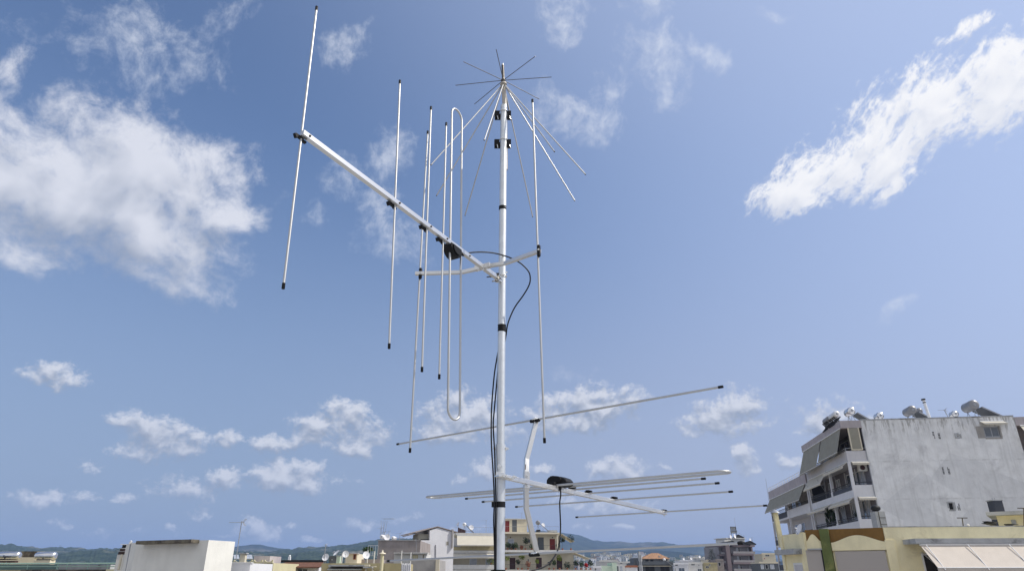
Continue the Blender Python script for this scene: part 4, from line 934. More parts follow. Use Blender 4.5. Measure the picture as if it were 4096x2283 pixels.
# stair house at the right
P0_ = at(3950, 2056, 33.5); P1_ = at(4300, 2040, 31.5); SH = Fr(P0_, P1_); 
sh = thing('stair_house', SH.p(3, 2, ZY), 'small yellow rooftop stair house under an overhanging grey slab at the right edge', 'stair house')
s0, z_t = SH.hit(3942, 2047, -.3); _, z_b = SH.hit(3942, 2061, -.3)
m1 = MB(); SH.box(m1, s0, SH.L, -.35, 3, z_b, z_t); m1.build('roof_slab', 'conc', sh)
s1 = SH.hit(3990, 2080, .25)[0]; m1 = MB(); SH.box(m1, s1, SH.L, .25, 2.8, ZY-.3, z_b); m1.build('wall', 'yellow', sh)
s2 = SH.hit(4040, 2066, .25)[0]; m1 = MB(); SH.box(m1, s2, s2+.18, .18, .25, z_b-.38, z_b-.2); m1.build('wall_lamp', 'conc', sh)
t = thing('chimney_box', at(3990, 2040, 36), 'dark grey upright vent box standing behind the overhanging slab', 'vent'); c = Fr(at(3972, 2000, 36), at(4008, 2000, 36)); m1 = MB(); c.box(m1, 0, c.L, 0, .5, ZY-.2, at(3990,2001,36).z); m1.build('box', 'darkgrey', t)
m1 = MB(); c.box(m1, -.04, c.L+.03, -.03, .53, at(3990,2001,36).z, at(3990,1997,36).z)
for k in (.12, .25): m1.tube([c.p(k, .2, at(3990,1999,36).z), c.p(k, .2, at(3990,1988,36).z)], .012, 6)
m1.build('cap', 'conc', t)
for (u, v0, v1, w0, w1, lab) in ((3853, 2102, 2070, 3828, 3869, 'rusty T shaped clothes line post before the white wall'), (4093, 2100, 2031, 4070, 4120, 'rusty T shaped clothes line post at the right edge by the overhanging slab')):
    b_ = at(u, v0+6, 31.5); b_.z = ZY-.02; tt = at((w0+w1)/2, v1, 31.5); t = thing('clothesline_post', b_, lab, 'post')
    MB().tube([b_, tt], .022, 8).build('pole', 'darkconc', t); MB().beam(at(w0, v1, 31.5), at(w1, v1, 31.5), .035, .035).build('crossbar', 'darkconc', t)
# rubble of dark sheets on the parapet
for i, (u, v, ww_, lab) in enumerate(((3955, 2093, .42, 'crumpled black sheeting lying on the yellow parapet, left heap'), (4040, 2097, .36, 'thin black sheet lying on the yellow parapet below the stair house'))):
    m1 = MB(); q = at(u, v, 31.0)
    for k in range(7 if i == 0 else 3):
        p = q+V((random.uniform(-ww_, ww_)*.6, random.uniform(-.2,.2), random.uniform(-.03, .06)+(.05 if i == 0 and abs(k-3) < 2 else 0))); p.z = max(p.z, ZY+.05)
        m1.beam(p-V((ww_*.45,.1,-.02)), p+V((ww_*.45,.1,random.uniform(-.05,.03))), .22, .025)
    tag(m1.build('black_sheeting', 'dark'), lab, 'sheeting')
q = at(3875, 2100, 30.5); q.z = ZY+.03; tag(MB().tube([q, q+V((0,0,.09)), q+V((-.06,0,.12))], .035, 10).build('roof_vent', 'frame'), 'small white bent vent pipe on the yellow parapet beside the T post', 'vent')
# dish and pipe at the left corner of the yellow building
c = at(3200, 2112, 31.5); dish('white satellite dish with a rust stain, on the left corner of the yellow building', c+V((-.02,0,-.05)), .24, (-1, -.12, .45), ZY-.1)
m1 = MB(); p0 = at(3100, 2050, 34.6); p1 = at(3120, 2136, 34.6); p1.z = ZY-.6
t = thing('vent_pipe', p1, 'square cream ventilation duct with a small pointed cap beside the yellow building', 'vent')
MB().beam(p1, p0, .2, .2, V((0,1,0))).build('duct', 'paleyel', t); m1.tube([p0, p0+V((0,0,.05)), p0+V((0,0,.16))], [.24, .2, .02], 14); m1.build('cap', 'aluf', t)

# ------------------------------------------------------------------ LEFT: terrace with heaters, railing, white stair block
T0, T1 = at(-420, 2276, 43), at(528, 2276, 41); T = Fr(T0, T1); ZT = at(200, 2276, 42).z
tb = thing('terrace_house', T.p(T.L*.7, 4, 0), 'building at the left edge with a black weathered parapet under the green railing', 'building')
m1 = MB(); T.box(m1, 0, T.L, 0, 14, 0, ZT-.9); m1.build('wall', 'olive', tb)
m1 = MB(); a = T.hit(86, 2276)[0]; b = T.hit(425, 2276)[0]; T.box(m1, a, b, -.04, .22, ZT-.95, ZT); m1.build('parapet', 'darkconc', tb)
m1 = MB(); c = T.hit(480, 2276)[0]; T.box(m1, b+.01, c, -.03, .22, ZT-.95, ZT+.01); m1.build('parapet', 'paleyel', tb)
m1 = MB(); T.box(m1, c+.01, T.L, -.03, .22, ZT-.95, ZT-.0); T.box(m1, 0, a-.01, -.03, .22, ZT-.95, ZT-.02); m1.build('parapet', 'olive', tb)
zr = T.hit(200, 2252, .1)[1]; h_ = zr-ZT
P = []
t = thing('railing', T.p(T.L*.7, .1, ZT), 'long pale green metal railing on the black weathered parapet at lower left', 'railing')
m1 = MB(); e_ = T.hit(487, 2252, .1)[0]; m1.tube([T.p(0,.1,zr), T.p(T.L-.1,.1,zr)], .038, 10); m1.build('top_rail', 'greenrail', t)
m1 = MB(); m1.tube([T.p(0,.1,ZT+h_*.5), T.p(T.L-.1,.1,ZT+h_*.5)], .022, 8); m1.build('middle_rail', 'greenrail', t)
for u in (-60, 110, 228, 268, 352, 430, 508, 520):
    s_ = T.hit(u, 2265, .1)[0]; MB().tube([T.p(s_,.1,ZT-.02), T.p(s_,.1,zr)], .024, 8).build('post', 'greenrail', t)
t = thing('glass_screen', T.p(T.L*.6, .9, ZT), 'dull blue green sheet screen behind the green railing at lower left', 'screen')
m1 = MB(); s0, s1 = T.hit(-300, 2260, .8)[0], T.hit(232, 2260, .8)[0]; T.box(m1, s0, s1, .8, .84, ZT-.8, zr-.04); m1.build('sheet', 'greenpanel', t)
m1 = MB(); T.box(m1, s1+.02, T.hit(440,2260,.8)[0], .85, 1.3, ZT-.8, zr-.06); m1.build('low_wall', 'conc', t)
# heaters
def text(body, size, m, parent, loc, ex, up, name='lettering'):
    cu = bpy.data.curves.new(name, 'FONT'); cu.body = body; cu.size = size; cu.align_x = 'CENTER'; cu.align_y = 'CENTER'; cu.extrude = .004; cu.resolution_u = 3; cu.shear = .2
    tmp = bpy.data.objects.new('tmp', cu); C.objects.link(tmp); bpy.context.view_layer.update()
    me = bpy.data.meshes.new_from_object(tmp.evaluated_get(bpy.context.evaluated_depsgraph_get())); bpy.data.objects.remove(tmp)
    ex = V(ex).normalized(); up = V(up).normalized(); nn = ex.cross(up)
    vs = [ex*v.co.x+up*v.co.y+nn*v.co.z for v in me.vertices]; b = MB(); b.add([V(loc)+p for p in vs], [tuple(p.vertices) for p in me.polygons])
    return b.build(name, m, parent)
dz = .34
for i, (u, v, Lt, lab) in enumerate(((32, 2221, 1.66, 'mirror bright tank with italic blue lettering at the left edge behind the railing'), (184, 2222, 1.36, 'mirror bright tank without lettering, above a pale base box, right of the lettered tank'))):
    c = at(u, v, 45.0); r = .245; s = V((T.ex.x, T.ex.y, 0)); d = T.ey
    t = thing('solar_water_heater', (c.x, c.y, ZT-.6), lab, 'water heater', 'solar water heaters on the left terrace')
    ps = [c-s*(Lt/2), c-s*(Lt/2-.04), c-s*(Lt/2-.10), c+s*(Lt/2-.10), c+s*(Lt/2-.04), c+s*(Lt/2)]
    tk = MB().tube(ps, [r*.5, r*.86, r, r, r*.86, r*.5], 28).build('tank', 'tank', t)
    m1 = MB(); m1.tube([c-s*(Lt/2+.07)-V((0,0,.02)), c-s*(Lt/2)], .07, 12).ball(c-V((0,r*.98,.14)), .035, 8); m1.build('fitting', 'black', tk)
    m1 = MB(); m1.tube([c-s*(Lt/2-.12), c+s*(Lt/2-.12)], r*1.004, 28); 
    m1 = MB(); a_ = c-d*r*.93-V((0,0,r*.42)); m1.beam(a_-s*(Lt/2-.13), a_+s*(Lt/2-.13), .012, .014); m1.build('seam_band', 'darkgrey', tk)
    if i == 0:
        text('Bartec', .22, 'text', tk, c-d*(r*1.02)+s*.14-V((0,0,.05)), s, V((0,0,1))+d*.05)
        m1 = MB(); T_ = c+V((0,0,-r*1.4)); m1.beam(T_-s*Lt*.5, T_+s*Lt*.42, .25, .10); m1.build('tray', 'maroon', t)
    else:
        m1 = MB(); q = c-V((0,0,r+.17)); m1.beam(q-s*.55, q+s*.55, .45, .34); m1.build('base_box', 'creamlight', t)
    m1 = MB(); xs = (-.25, .12) if i == 0 else (-.62, .5)
    for k in xs:
        m1.beam(c+s*k-V((0,0,r+.1))-d*.1, V((c.x, c.y, ZT-.6))+s*(k+.45)-d*.9, .045, .045); m1.beam(c+s*k-V((0,0,r+.1))+d*.1, V((c.x, c.y, ZT-.6))+s*(k-.1)+d*.3, .04, .04)
    m1.build('stand', 'aluf', t)
# black weathered wall and pale low wall behind
w0, w1 = at(-500, 2203, 50), at(150, 2203, 49); F_ = Fr(w0, w1)
t = thing('parapet_wall', F_.p(F_.L*.8, 0, ZT-.6), 'black weathered low wall behind the two mirror bright tanks', 'wall'); zt = w1.z; zm = at(100, 2228, 49.5).z; zb = at(100, 2262, 49.5).z
m1 = MB(); F_.box(m1, 0, F_.L, 0, .25, zm, zt); m1.build('upper_band', 'darkconc', t)
m1 = MB(); F_.box(m1, 0, F_.L+.2, -.3, .3, 0, zm-.001); m1.build('lower_band', 'creamlight', t)
m1 = MB(); F_.box(m1, F_.L+.01, F_.L+.35, -.02, .25, zt-.30, zt-.02); m1.build('end_block', 'olive', t)
# white stair block
p0, p1, p2, p3 = at(508, 2166, 34.6), at(548, 2166, 32.1), at(835, 2158, 30), at(941, 2163, 31.6); ZB = p2.z
sbk = thing('stair_block', (-14.5, 33, 0), 'big pale plastered stair block, grey front and bright sunlit right side, left of the aerial', 'stair block')
foot = [V((p.x, p.y, 0)) for p in (p0, p1, p2, p3)]+[V((p3.x-4.5, p3.y+2.5, 0))]
MB().prism(foot, (0, 0, ZB)).build('wall', 'block', sbk)
SB = Fr(p1, p2); s0, z1 = SB.hit(549, 2162, -.35); s1, _ = SB.hit(769, 2160, -.35); _, z0 = SB.hit(600, 2174, -.35)
m1 = MB(); SB.box(m1, s0, s1, -.40, .0, z0, ZB+.025); m1.build('canopy_slab', 'darkconc', sbk)
m1 = MB(); m1.tube([at(526,2163,33.4), at(505,2283,33.4)], .05, 8); m1.build('downpipe', 'aluf', sbk)
m1 = MB(); q = at(518,2172,33.2); m1.tube([q, at(526,2161,33.2)], .045, 8); m1.build('white_pipe', 'frame', sbk)
# lower white annex
an = Fr(at(915, 2251, 31.9), at(1002, 2251, 31.9)); t = thing('annex', an.p(1, 1, 0), 'low bright white wall beside the right side of the big stair block', 'annex')
m1 = MB(); an.box(m1, 0, an.L, 0, 3, 0, at(960, 2251, 31.9).z); m1.build('wall', 'white', t)
m1 = MB(); an.box(m1, -.0, an.L+.04, -.04, .25, at(960,2251,31.9).z, at(960,2247,31.9).z); m1.build('cap', 'white', t)
# chimney with pots
q0, q1 = at(468, 2215, 34.8), at(504, 2215, 34.8); cf = Fr(q0, q1)
t = thing('chimney', cf.p(.2, .2, ZT-2), 'brown chimney with white capped black pots between the railing and the stair block', 'chimney')
zz = [at(485, v, 34.8).z for v in (2283, 2216, 2205, 2193, 2190, 2177, 2174)]
m1 = MB(); cf.box(m1, .02, cf.L-.02, 0, .5, zz[0]-3, zz[1]); m1.build('base', 'offwhite', t)
m1 = MB(); cf.box(m1, .06, cf.L-.10, .0-.02, .44, zz[1], zz[2]); cf.box(m1, .10, cf.L-.12, -.0, .42, zz[2]+.02, zz[3]); m1.build('shaft', 'chim', t)
m1 = MB(); cf.box(m1, .04, cf.L+.10, -.04, .46, zz[2]-.0, zz[2]+.02); cf.box(m1, .09, cf.L-.10, -.02, .43, zz[3], zz[4]); m1.build('mortar_band', 'conc', t)
for k in (.17, .36): 
    m1 = MB(); m1.tube([cf.p(k, .2, zz[4]), cf.p(k, .2, zz[5])], .095, 12); m1.build('pot', 'dark', t)
m1 = MB(); cf.box(m1, .05, .49, .03, .38, zz[5], zz[6]); m1.build('cap', 'frame', t)
MB().tube([at(487,2217,34.6), at(474,2276,34.4)], .055, 8).build('flue_strip', 'creamlight', t)
# aerial
b_ = at(944, 2250, 34); tp_ = at(967, 2082, 34); tv_aerial('tall thin aerial pole rising right of the big stair block', (tp_.x, tp_.y, b_.z), tp_.z-b_.z, 282, .66, 10, r=.02)

# ------------------------------------------------------------------ simple houses in the middle distance
def house(name, label, u0, u1, vtop, Y, m, dep=9, Y2=None, cat='house', group=None, parapet=.0, pm=None, wins=(), gl='dark', fr='frame', roofm=None):
    """wins: photo rectangles (u0,v0,u1,v1[,glass,frame])"""
    F = Fr.px(u0, Y, u1, Y2 or Y, v=vtop); zt = (at(u0, vtop, Y).z+at(u1, vtop, Y2 or Y).z)/2
    t = thing(name, F.p(F.L/2, dep/2, 0), label, cat, group)
    m1 = MB(); F.box(m1, 0, F.L, 0, dep, 0, zt-parapet); m1.build('wall', m, t)
    if parapet:
        m1 = MB(); F.box(m1, -.12, F.L+.12, -.12, dep, zt-parapet, zt-parapet*.35); F.box(m1, -.02, F.L+.02, -.05, .15, zt-parapet*.35, zt); m1.build('parapet', pm or m, t)
    for w_ in wins:
        (a, z1), (b, z0) = F.hit(w_[0], w_[1]), F.hit(w_[2], w_[3]); wt_ = window(F, t, a, b, z0, z1, 0, w_[4] if len(w_) > 4 else gl, w_[5] if len(w_) > 5 else fr, 1 if (b-a) > .9 else 0)
    return t, F, zt
def slab(F, u0, v0, u1, v1, d0, d1, name, m, parent):
    m1 = MB(); F.rect(m1, u0, v0, u1, v1, d0, d1); return m1.build(name, m, parent)
# yellow house with scalloped parapet
t, F, zt = house('yellow_house', 'small pale yellow house with a scalloped parapet behind the aerial pole', 930, 1094, 2250, 75, 'paleyel', wins=((1001,2262,1012,2290,'dark'), (1014,2260,1034,2290,'curtain'), (1045,2260,1066,2290,'curtain')))
for (ua, ub) in ((932, 974), (974, 1009), (1012, 1050), (1054, 1092)):
    a, z0 = F.hit(ua, 2251, -.1); b, z1 = F.hit(ub, 2237, -.1); n = 12; pts = [F.p(a, -.12, z0)]
    for i in range(n+1): k = i/n; pts.append(F.p(a+(b-a)*k, -.12, z1-(z1-z0)*.62*max(0, sin(pi*k))**1.0*(1 if .12 < k < .88 else .0)))
    pts.append(F.p(b, -.12, z0)); MB().prism(pts, F.ey*.2).build('scalloped_parapet', 'paleyel', t)
c_ = Fr(at(960, 2220, 73), at(981, 2220, 73)); yh = t; t = thing('chimney', c_.p(.3, .3, 0), 'square cream chimney with a wide grey cap near the aerial pole', 'chimney'); m1 = MB(); c_.box(m1, 0, c_.L, 0, .5, 15, at(970,2214,73).z); m1.build('shaft', 'creamlight', t)
m1 = MB(); c_.box(m1, -.12, c_.L+.12, -.1, .6, at(970,2214,73).z, at(970,2209,73).z); m1.build('cap', 'conc', t)
for (ua, ub, lab) in ((936, 958, 'pale sloping roof panel left of the square cream chimney'), (984, 1012, 'pale sloping roof panel right of the square cream chimney')):
    a, b = at(ua, 2236, 76), at(ub, 2236, 76); up = V((-.5, .9, at(ua, 2219, 77).z-a.z)); n_ = up.cross(b-a).normalized()
    m1 = MB(); m1.hexa([a, b, b+up, a+up, a-n_*.06, b-n_*.06, b+up-n_*.06, a+up-n_*.06]); sp_ = m1.build('solar_panel', 'aluf', yh)
    for i in range(2):
        e = (b-a); m1 = MB(); g0 = a-n_*.065; m1.hexa([g0+e*(.04+.48*i)+up*.05, g0+e*(.48+.48*i)+up*.05, g0+e*(.48+.48*i)+up*.95, g0+e*(.04+.48*i)+up*.95]+[g0-n_*.01+e*(.04+.48*i)+up*.05, g0-n_*.01+e*(.48+.48*i)+up*.05, g0-n_*.01+e*(.48+.48*i)+up*.95, g0-n_*.01+e*(.04+.48*i)+up*.95]); m1.build('pane', 'curtain', sp_)
house('roof_hut', 'plain mauve grey roof hut behind the scalloped parapet', 1016, 1081, 2222, 82, 'pink', 4, wins=())
# house with brown tile roof
t, F, zt = house('tiled_house', 'white house under a low brown tile roof in the lower left middle', 1100, 1276, 2268, 84, 'white', wins=((1141,2272,1183,2290,'slate'), (1190,2272,1230,2290,'slate')))
a, b = F.p(-.6, -1.0, zt-.05), F.p(F.L+.3, -1.0, zt-.05); zr_ = at(1180, 2246, 86).z
m1 = MB(); m1.hexa([a, b, F.p(F.L-.2, 2.6, zr_-.1), F.p(.5, 2.6, zr_-.1), a+V((0,0,.12)), b+V((0,0,.12)), F.p(F.L-.2, 2.6, zr_), F.p(.5, 2.6, zr_)]); rf = m1.build('roof', 'tile', t)
m1 = MB(); m1.beam(F.p(-.2,2.6,zr_+.1), F.p(F.L+.1,2.6,zr_+.1), .35, .25); m1.build('ridge', 'dark', rf)
c_ = Fr(at(1151, 2240, 88), at(1160, 2240, 88)); t = thing('chimney', c_.p(.1, .2, 0), 'thin white chimney with a round cap behind the brown tile roof', 'chimney'); m1 = MB(); c_.box(m1, 0, c_.L, 0, .3, 15, at(1155,2225,88).z); m1.build('shaft', 'tankwhite', t); MB().ball(c_.p(c_.L/2, .15, at(1155,2222,88).z), .13, 10).build('cap', 'tankwhite', t)
# dirty yellow building
t, F, zt = house('yellow_building', 'dirty yellow building with a grey awning slab, left of the pillar with a ball cap', 1287, 1600, 2251, 60, 'olive', 8, wins=((1358,2275,1372,2292,'dark'),), cat='building')
slab(F, 1314, 2257, 1462, 2263, -.9, -.0, 'canopy_slab', 'conc', t); awning(F, t, F.hit(1318,2264,0)[0], F.hit(1455,2264,0)[0], -.02, F.hit(1318,2264,0)[1]-.02, .6, .22, 'awnshade', valance=.08)
slab(F, 1452, 2264, 1484, 2270, -1.3, -.3, 'canopy_slab', 'conc', t); slab(F, 1457, 2256, 1478, 2263, -1.3, -1.0, 'flower_box', 'creamlight', t); slab(F, 1488, 2262, 1503, 2266, -1.2, -.9, 'flower_box', 'creamlight', t)
for u in (1461, 1487): slab(F, u, 2270, u+5, 2292, -1.1, -.9, 'column', 'creamlight', t)
q = at(1527, 2250, 57); t = thing('pillar', (q.x, q.y, 0), 'tall yellow pillar with a disc and ball finial at the lower left middle', 'pillar'); zt2 = at(1527, 2214, 57).z
MB().tube([(q.x, q.y, 0), (q.x, q.y, zt2)], .14, 12).build('shaft', 'paleyel', t); m1 = MB(); m1.tube([(q.x, q.y, zt2), (q.x, q.y, zt2+.06), (q.x, q.y, zt2+.12), (q.x,q.y,zt2+.3)], [.27, .26, .08, .04], 14); m1.ball((q.x, q.y, zt2+.12), .08, 10); m1.build('finial', 'creamlight', t)
P_ = at(1504, 2250, 60); 
t, F, zt = house('garden_wall', 'stained yellow wall right of the pillar with a ball finial', 1541, 1607, 2251, 58, 'olive', 6, cat='wall')
# white corrugated sheet
q0, q1 = at(1606, 2252, 56.5), at(1644, 2252, 56.5); t = thing('corrugated_sheet', q0, 'upright white corrugated sheet beside the stained yellow wall', 'sheet'); m1 = MB(); n = 36; e = q1-q0; e.z = 0; L = e.length; e.normalize(); vs = []
for i in range(n+1):
    off_ = .05*sin(i/n*pi*10); p = q0+e*L*i/n+V((0, off_, 0)); vs += [V((p.x, p.y, 14)), V((p.x, p.y, q0.z+.03*sin(i*1.3)))]
m1.add(vs, [(2*i, 2*i+2, 2*i+3, 2*i+1) for i in range(n)]); m1.add([p+V((0,.02,0)) for p in vs], [(2*i+1, 2*i+3, 2*i+2, 2*i) for i in range(n)]); m1.build('sheet', 'white', t)
# roof clutter on the dirty yellow building
def post(u, v0, v1, Y, lab, r=.05, m='offwhite', grp='bare posts on the dirty yellow roof'):
    b_ = at(u, v1, Y); t_ = at(u, v0, Y); t = thing('post', (b_.x, b_.y, 17), lab, 'post', grp); MB().tube([(b_.x, b_.y, 17), (b_.x, b_.y, t_.z)], r, 8).build('shaft', m, t); MB().tube([(b_.x, b_.y, t_.z), (b_.x, b_.y, t_.z+.02)], r*1.2, 8).build('cap', 'conc', t)
post(1468, 2200, 2250, 61, 'bare post just right of the round white dish'); post(1495, 2203, 2250, 61, 'bare post halfway between the round dish and the ball topped pillar'); post(1604, 2201, 2252, 59, 'bare post above the left edge of the white corrugated sheet'); post(1641, 2207, 2252, 59, 'bare post above the right edge of the white corrugated sheet'); post(1366, 2212, 2250, 61, 'short post beside the open pale dish on the dirty yellow roof')
t = thing('cabinet', at(1328, 2248, 61), 'dark grey square cabinet on the dirty yellow roof', 'cabinet'); F = Fr(at(1316, 2240, 61), at(1342, 2240, 61)); m1 = MB(); F.box(m1, 0, F.L, 0, .6, 18, at(1328,2222,61).z); m1.build('body', 'slate', t); slab(F, 1326, 2236, 1330, 2238, -.02, 0, 'lock', 'frame', t)
t = thing('crate', at(1352, 2248, 61), 'mint green crate stack right of the dark grey cabinet', 'crate'); F = Fr(at(1345, 2240, 61), at(1358, 2240, 61)); m1 = MB(); F.box(m1, 0, F.L, 0, .5, 18, at(1350,2224,61).z); m1.build('body', 'palegreen', t); m1 = MB(); F.box(m1, -.02, F.L+.02, -.02, .52, at(1350,2224,61).z, at(1350,2220,61).z); m1.build('lid', 'conc', t)
dish('white round dish low at the left end of the dirty yellow roof', at(1303, 2228, 61), .30, (-.2, -1, .4), 19)
dish('white dish tipped up above the mint green crates', at(1346, 2212, 61), .30, (-.7, -.5, .9), 19)
dish('white dish on a short mast, left of the cream roof box', at(1383, 2215, 62), .28, (.1, -1, .2), 19)
dish('white oval dish beside the bare post, right of the cream roof box', at(1464, 2219, 60.5), .30, (.6, -1, .3), 19)
b_ = at(1297, 2250, 61); tt = at(1303, 2175, 61); tv_aerial('pale slender aerial pole at the left end of the dirty yellow roof', (tt.x, tt.y, 18), tt.z-18, 200, .3, 5, r=.035)
t, F, zt = house('roof_room', 'cream roof room with a brown shutter behind the dirty yellow roof', 1385, 1430, 2213, 66, 'creamlight', 3, wins=((1414,2214,1424,2236,'maroon','pot'),), cat='roof room')
slab(F, 1384, 2211, 1431, 2213.5, -.2, .6, 'roof_slab', 'pink', t)
house('grey_wall', 'long low mauve grey wall behind the dishes and posts', 1378, 1520, 2235, 68, 'brick', 3, cat='wall')
railing([at(1470, 2220, 78), at(1510, 2220, 78)], None, 1.0, .25, name='railing', m='frame'); tag(bpy.context.scene.collection.objects[-1], 'faint white balcony railing below the green shrub at the taupe wall', 'railing')
t = thing('shrub', at(1472, 2205, 80), 'small green shrub above the faint white balcony railing', 'shrub'); m1 = MB(); leaves(m1, at(1472, 2196, 80), .55, 260, .12, (1.2, 1, .5)); m1.build('foliage', 'leaf', t); MB().tube([at(1472,2225,80), at(1472,2197,80)], .04, 6).build('stem', 'leafd', t)
# taupe blockwork building
t, F, zt = house('blockwork_building', 'windowless taupe block wall building with tanks on its flat roof', 1513, 1682, 2161, 96, 'brick', 12, cat='building')
slab(F, 1511, 2158, 1684, 2161, -.1, .3, 'parapet_cap', 'grey', t)
t, F, zt = house('blockwork_building', 'lower plain taupe wall in front, right of the corrugated sheet', 1642, 1746, 2236, 72, 'grey', 10, cat='building'); slab(F, 1742, 2236, 1757, 2300, -.15, .1, 'corner_pilaster', 'creamlight', t)
t, F, zt = house('lean_to', 'pale lean to with a flat roof against the taupe wall', 1577, 1705, 2213, 84, 'offwhite', 5, wins=((1651,2218,1671,2236,'paleyel','olive'), (1690,2215,1696,2240,'dark','creamlight')), cat='shed'); slab(F, 1575, 2208, 1712, 2212, -.4, 1, 'roof_slab', 'offwhite', t)
heater('white tank at the left end of the taupe building roof', at(1531, 2146, 97), 100, 1.0, .30, zt+4.5, 'tankwhite', False, 'tanks on the taupe roof', legh=0)
heater('small white tank beside a thin vent on the taupe building roof', at(1576, 2151, 97), 100, 1.1, .25, at(1576,2160,97).z, 'tankwhite', False, 'tanks on the taupe roof')
dish('white round dish between the two tanks on the taupe building', at(1549, 2148, 97), .42, (.1, -1, .35), at(1549,2161,97).z)
for i, (u, v, lab) in enumerate(((1520, 2110, 'leftmost faint mast on the taupe building roof'), (1535, 2125, 'second faint mast from the left on the taupe building roof'), (1553, 2123, 'faint aerial with a small head on the taupe building roof'), (1598, 2130, 'faint thin mast alone near the middle of the taupe roof'))):
    b_ = at(u, 2160, 97); tp_ = at(u, v, 97); tv_aerial(lab, b_, tp_.z-b_.z, 270, .5, 4, r=.02)
b_ = at(1663, 2236, 84); tp_ = at(1665, 2158, 84); tv_aerial('dark thin aerial pole before the taupe wall, left of the gable', (b_.x, b_.y, b_.z), tp_.z-b_.z, 100, .3, 4, r=.02)
# white gabled building
F = Fr.px(1682, 108, 1816, 110, v=2150)
gb = thing('gabled_house', F.p(F.L/2, 5, 0), 'bright white house with a shallow gable and dark windows, left of the cream apartments', 'house')
def FP(u, v, d=0): a, z = F.hit(u, v, d); return F.p(a, d, z)
poly = [FP(1682, 2159), FP(1719, 2159), FP(1719, 2119), FP(1751, 2109), FP(1816, 2127)]
bot = [F.p(F.hit(1816, 2127)[0], 0, 0), F.p(F.hit(1682, 2159)[0], 0, 0)]
MB().prism(poly+bot, F.ey*9).build('wall', 'white', gb)
m1 = MB()
for (p, q) in (((1662, 2130), (1711, 2117)), ((1711, 2117), (1751, 2106)), ((1751, 2106), (1832, 2129))):
    a, b = FP(*p, -.12), FP(*q, -.12); m1.hexa([a, b, b+F.ey*9.5, a+F.ey*9.5, a+V((0,0,.12)), b+V((0,0,.12)), b+F.ey*9.5+V((0,0,.12)), a+F.ey*9.5+V((0,0,.12))])
m1.build('roof', 'brick', gb)
a, b = FP(1635, 2141, 1), FP(1667, 2132, 1); m1 = MB(); m1.hexa([a, b, b+F.ey*4, a+F.ey*4, a+V((0,0,.15)), b+V((0,0,.15)), b+F.ey*4+V((0,0,.15)), a+F.ey*4+V((0,0,.15))]); m1.build('lower_roof', 'brick', gb)
m1 = MB(); F.rect(m1, 1673, 2134, 1718, 2158, .6, 3.8); m1.build('loft_screen', 'awnshade', gb); m1 = MB(); F.rect(m1, 1683, 2155, 1718, 2158.5, .55, .6); m1.build('loft_gap', 'dark', gb)
for u in (1680, 1693, 1705): (a, z1), (b, z0) = F.hit(u, 2192), F.hit(u+11, 2211); window(F, gb, a, b, z0, z1, 0, 'slate', 'frame', 0)
(a, z1), (b, z0) = F.hit(1784, 2163), F.hit(1795, 2180); window(F, gb, a, b, z0, z1, 0, 'awnshade', 'offwhite', 0)
slab(F, 1808, 2115, 1813, 2190, -.35, -.0, 'chimney_shaft', 'grey', gb)
m1 = MB(); m1.tube([FP(1743, 2177, -.06), FP(1743, 2228, -.06)], .06, 8); m1.build('downpipe', 'aluf', gb)

# ------------------------------------------------------------------ cream apartment house (centre)
F = Fr.px(1766, 138.5, 2300, 141.9, v=2200); X = lambda u, v, d=0: F.hit(u, v, d)
ca = thing('apartment_house', F.p(F.L/2, 6, 0), 'cream apartment house with long white balconies full of plants behind the pole', 'building')
R_ = lambda n_, m_, u0, v0, u1, v1, d0, d1, p=ca: slab(F, u0, v0, u1, v1, d0, d1, n_, m_, p)
R_('wall', 'cream', 1790, 2133, 2242, 2330, 1.5, 12); 
R_('wall', 'cream', 2243, 2206, 2296, 2330, 1.5, 12)
R_('side_wall', 'white', 1814, 2150, 1851, 2184, 1.2, 1.49)
R_('roof_slab', 'offwhite', 1824, 2130, 1990, 2138, -.1, 12); R_('roof_slab', 'creamlight', 1992, 2127, 2240, 2133.5, -.1, 12)
R_('roof_room', 'cream', 2008, 2074, 2108, 2127, 3, 9); R_('roof_room_slab', 'offwhite', 2006, 2072.5, 2110, 2075, 2.8, 9.2)
def door(u0, v0, u1, v1, m_, d=1.5, name='door', fm='creamlight'):
    (a, z1), (b, z0) = X(u0, v0, d), X(u1, v1, d); return window(F, ca, a, b, z0, z1, d, m_, fm, 0, name=name, fw=.06)
door(2018, 2080, 2039, 2127, 'reddoor', 3); door(2047, 2076, 2069, 2127, 'slate', 3)
door(2197, 2152, 2222, 2199, 'reddoor'); door(2149, 2146, 2177, 2199, 'slate'); door(2111, 2154, 2122, 2170, 'slate', name='window'); (a, z1), (b, z0) = X(2031, 2153, 1.5), X(2056, 2182, 1.5); window(F, ca, a, b, z0, z1, 1.5, 'curtain', 'frame', 1)
for u in (2037, 2143, 2225): door(u, 2227, u+26, 2276, 'maroon')
door(2109, 2233, 2117, 2246, 'slate', name='window')
for u0, u1 in ((1781, 1790), (1797, 1808), (1878, 1907), (1942, 1972)): door(u0, 2233, u1, 2262, 'slate' if u0 < 1800 else 'curtain', name='balcony_door', fm='frame')
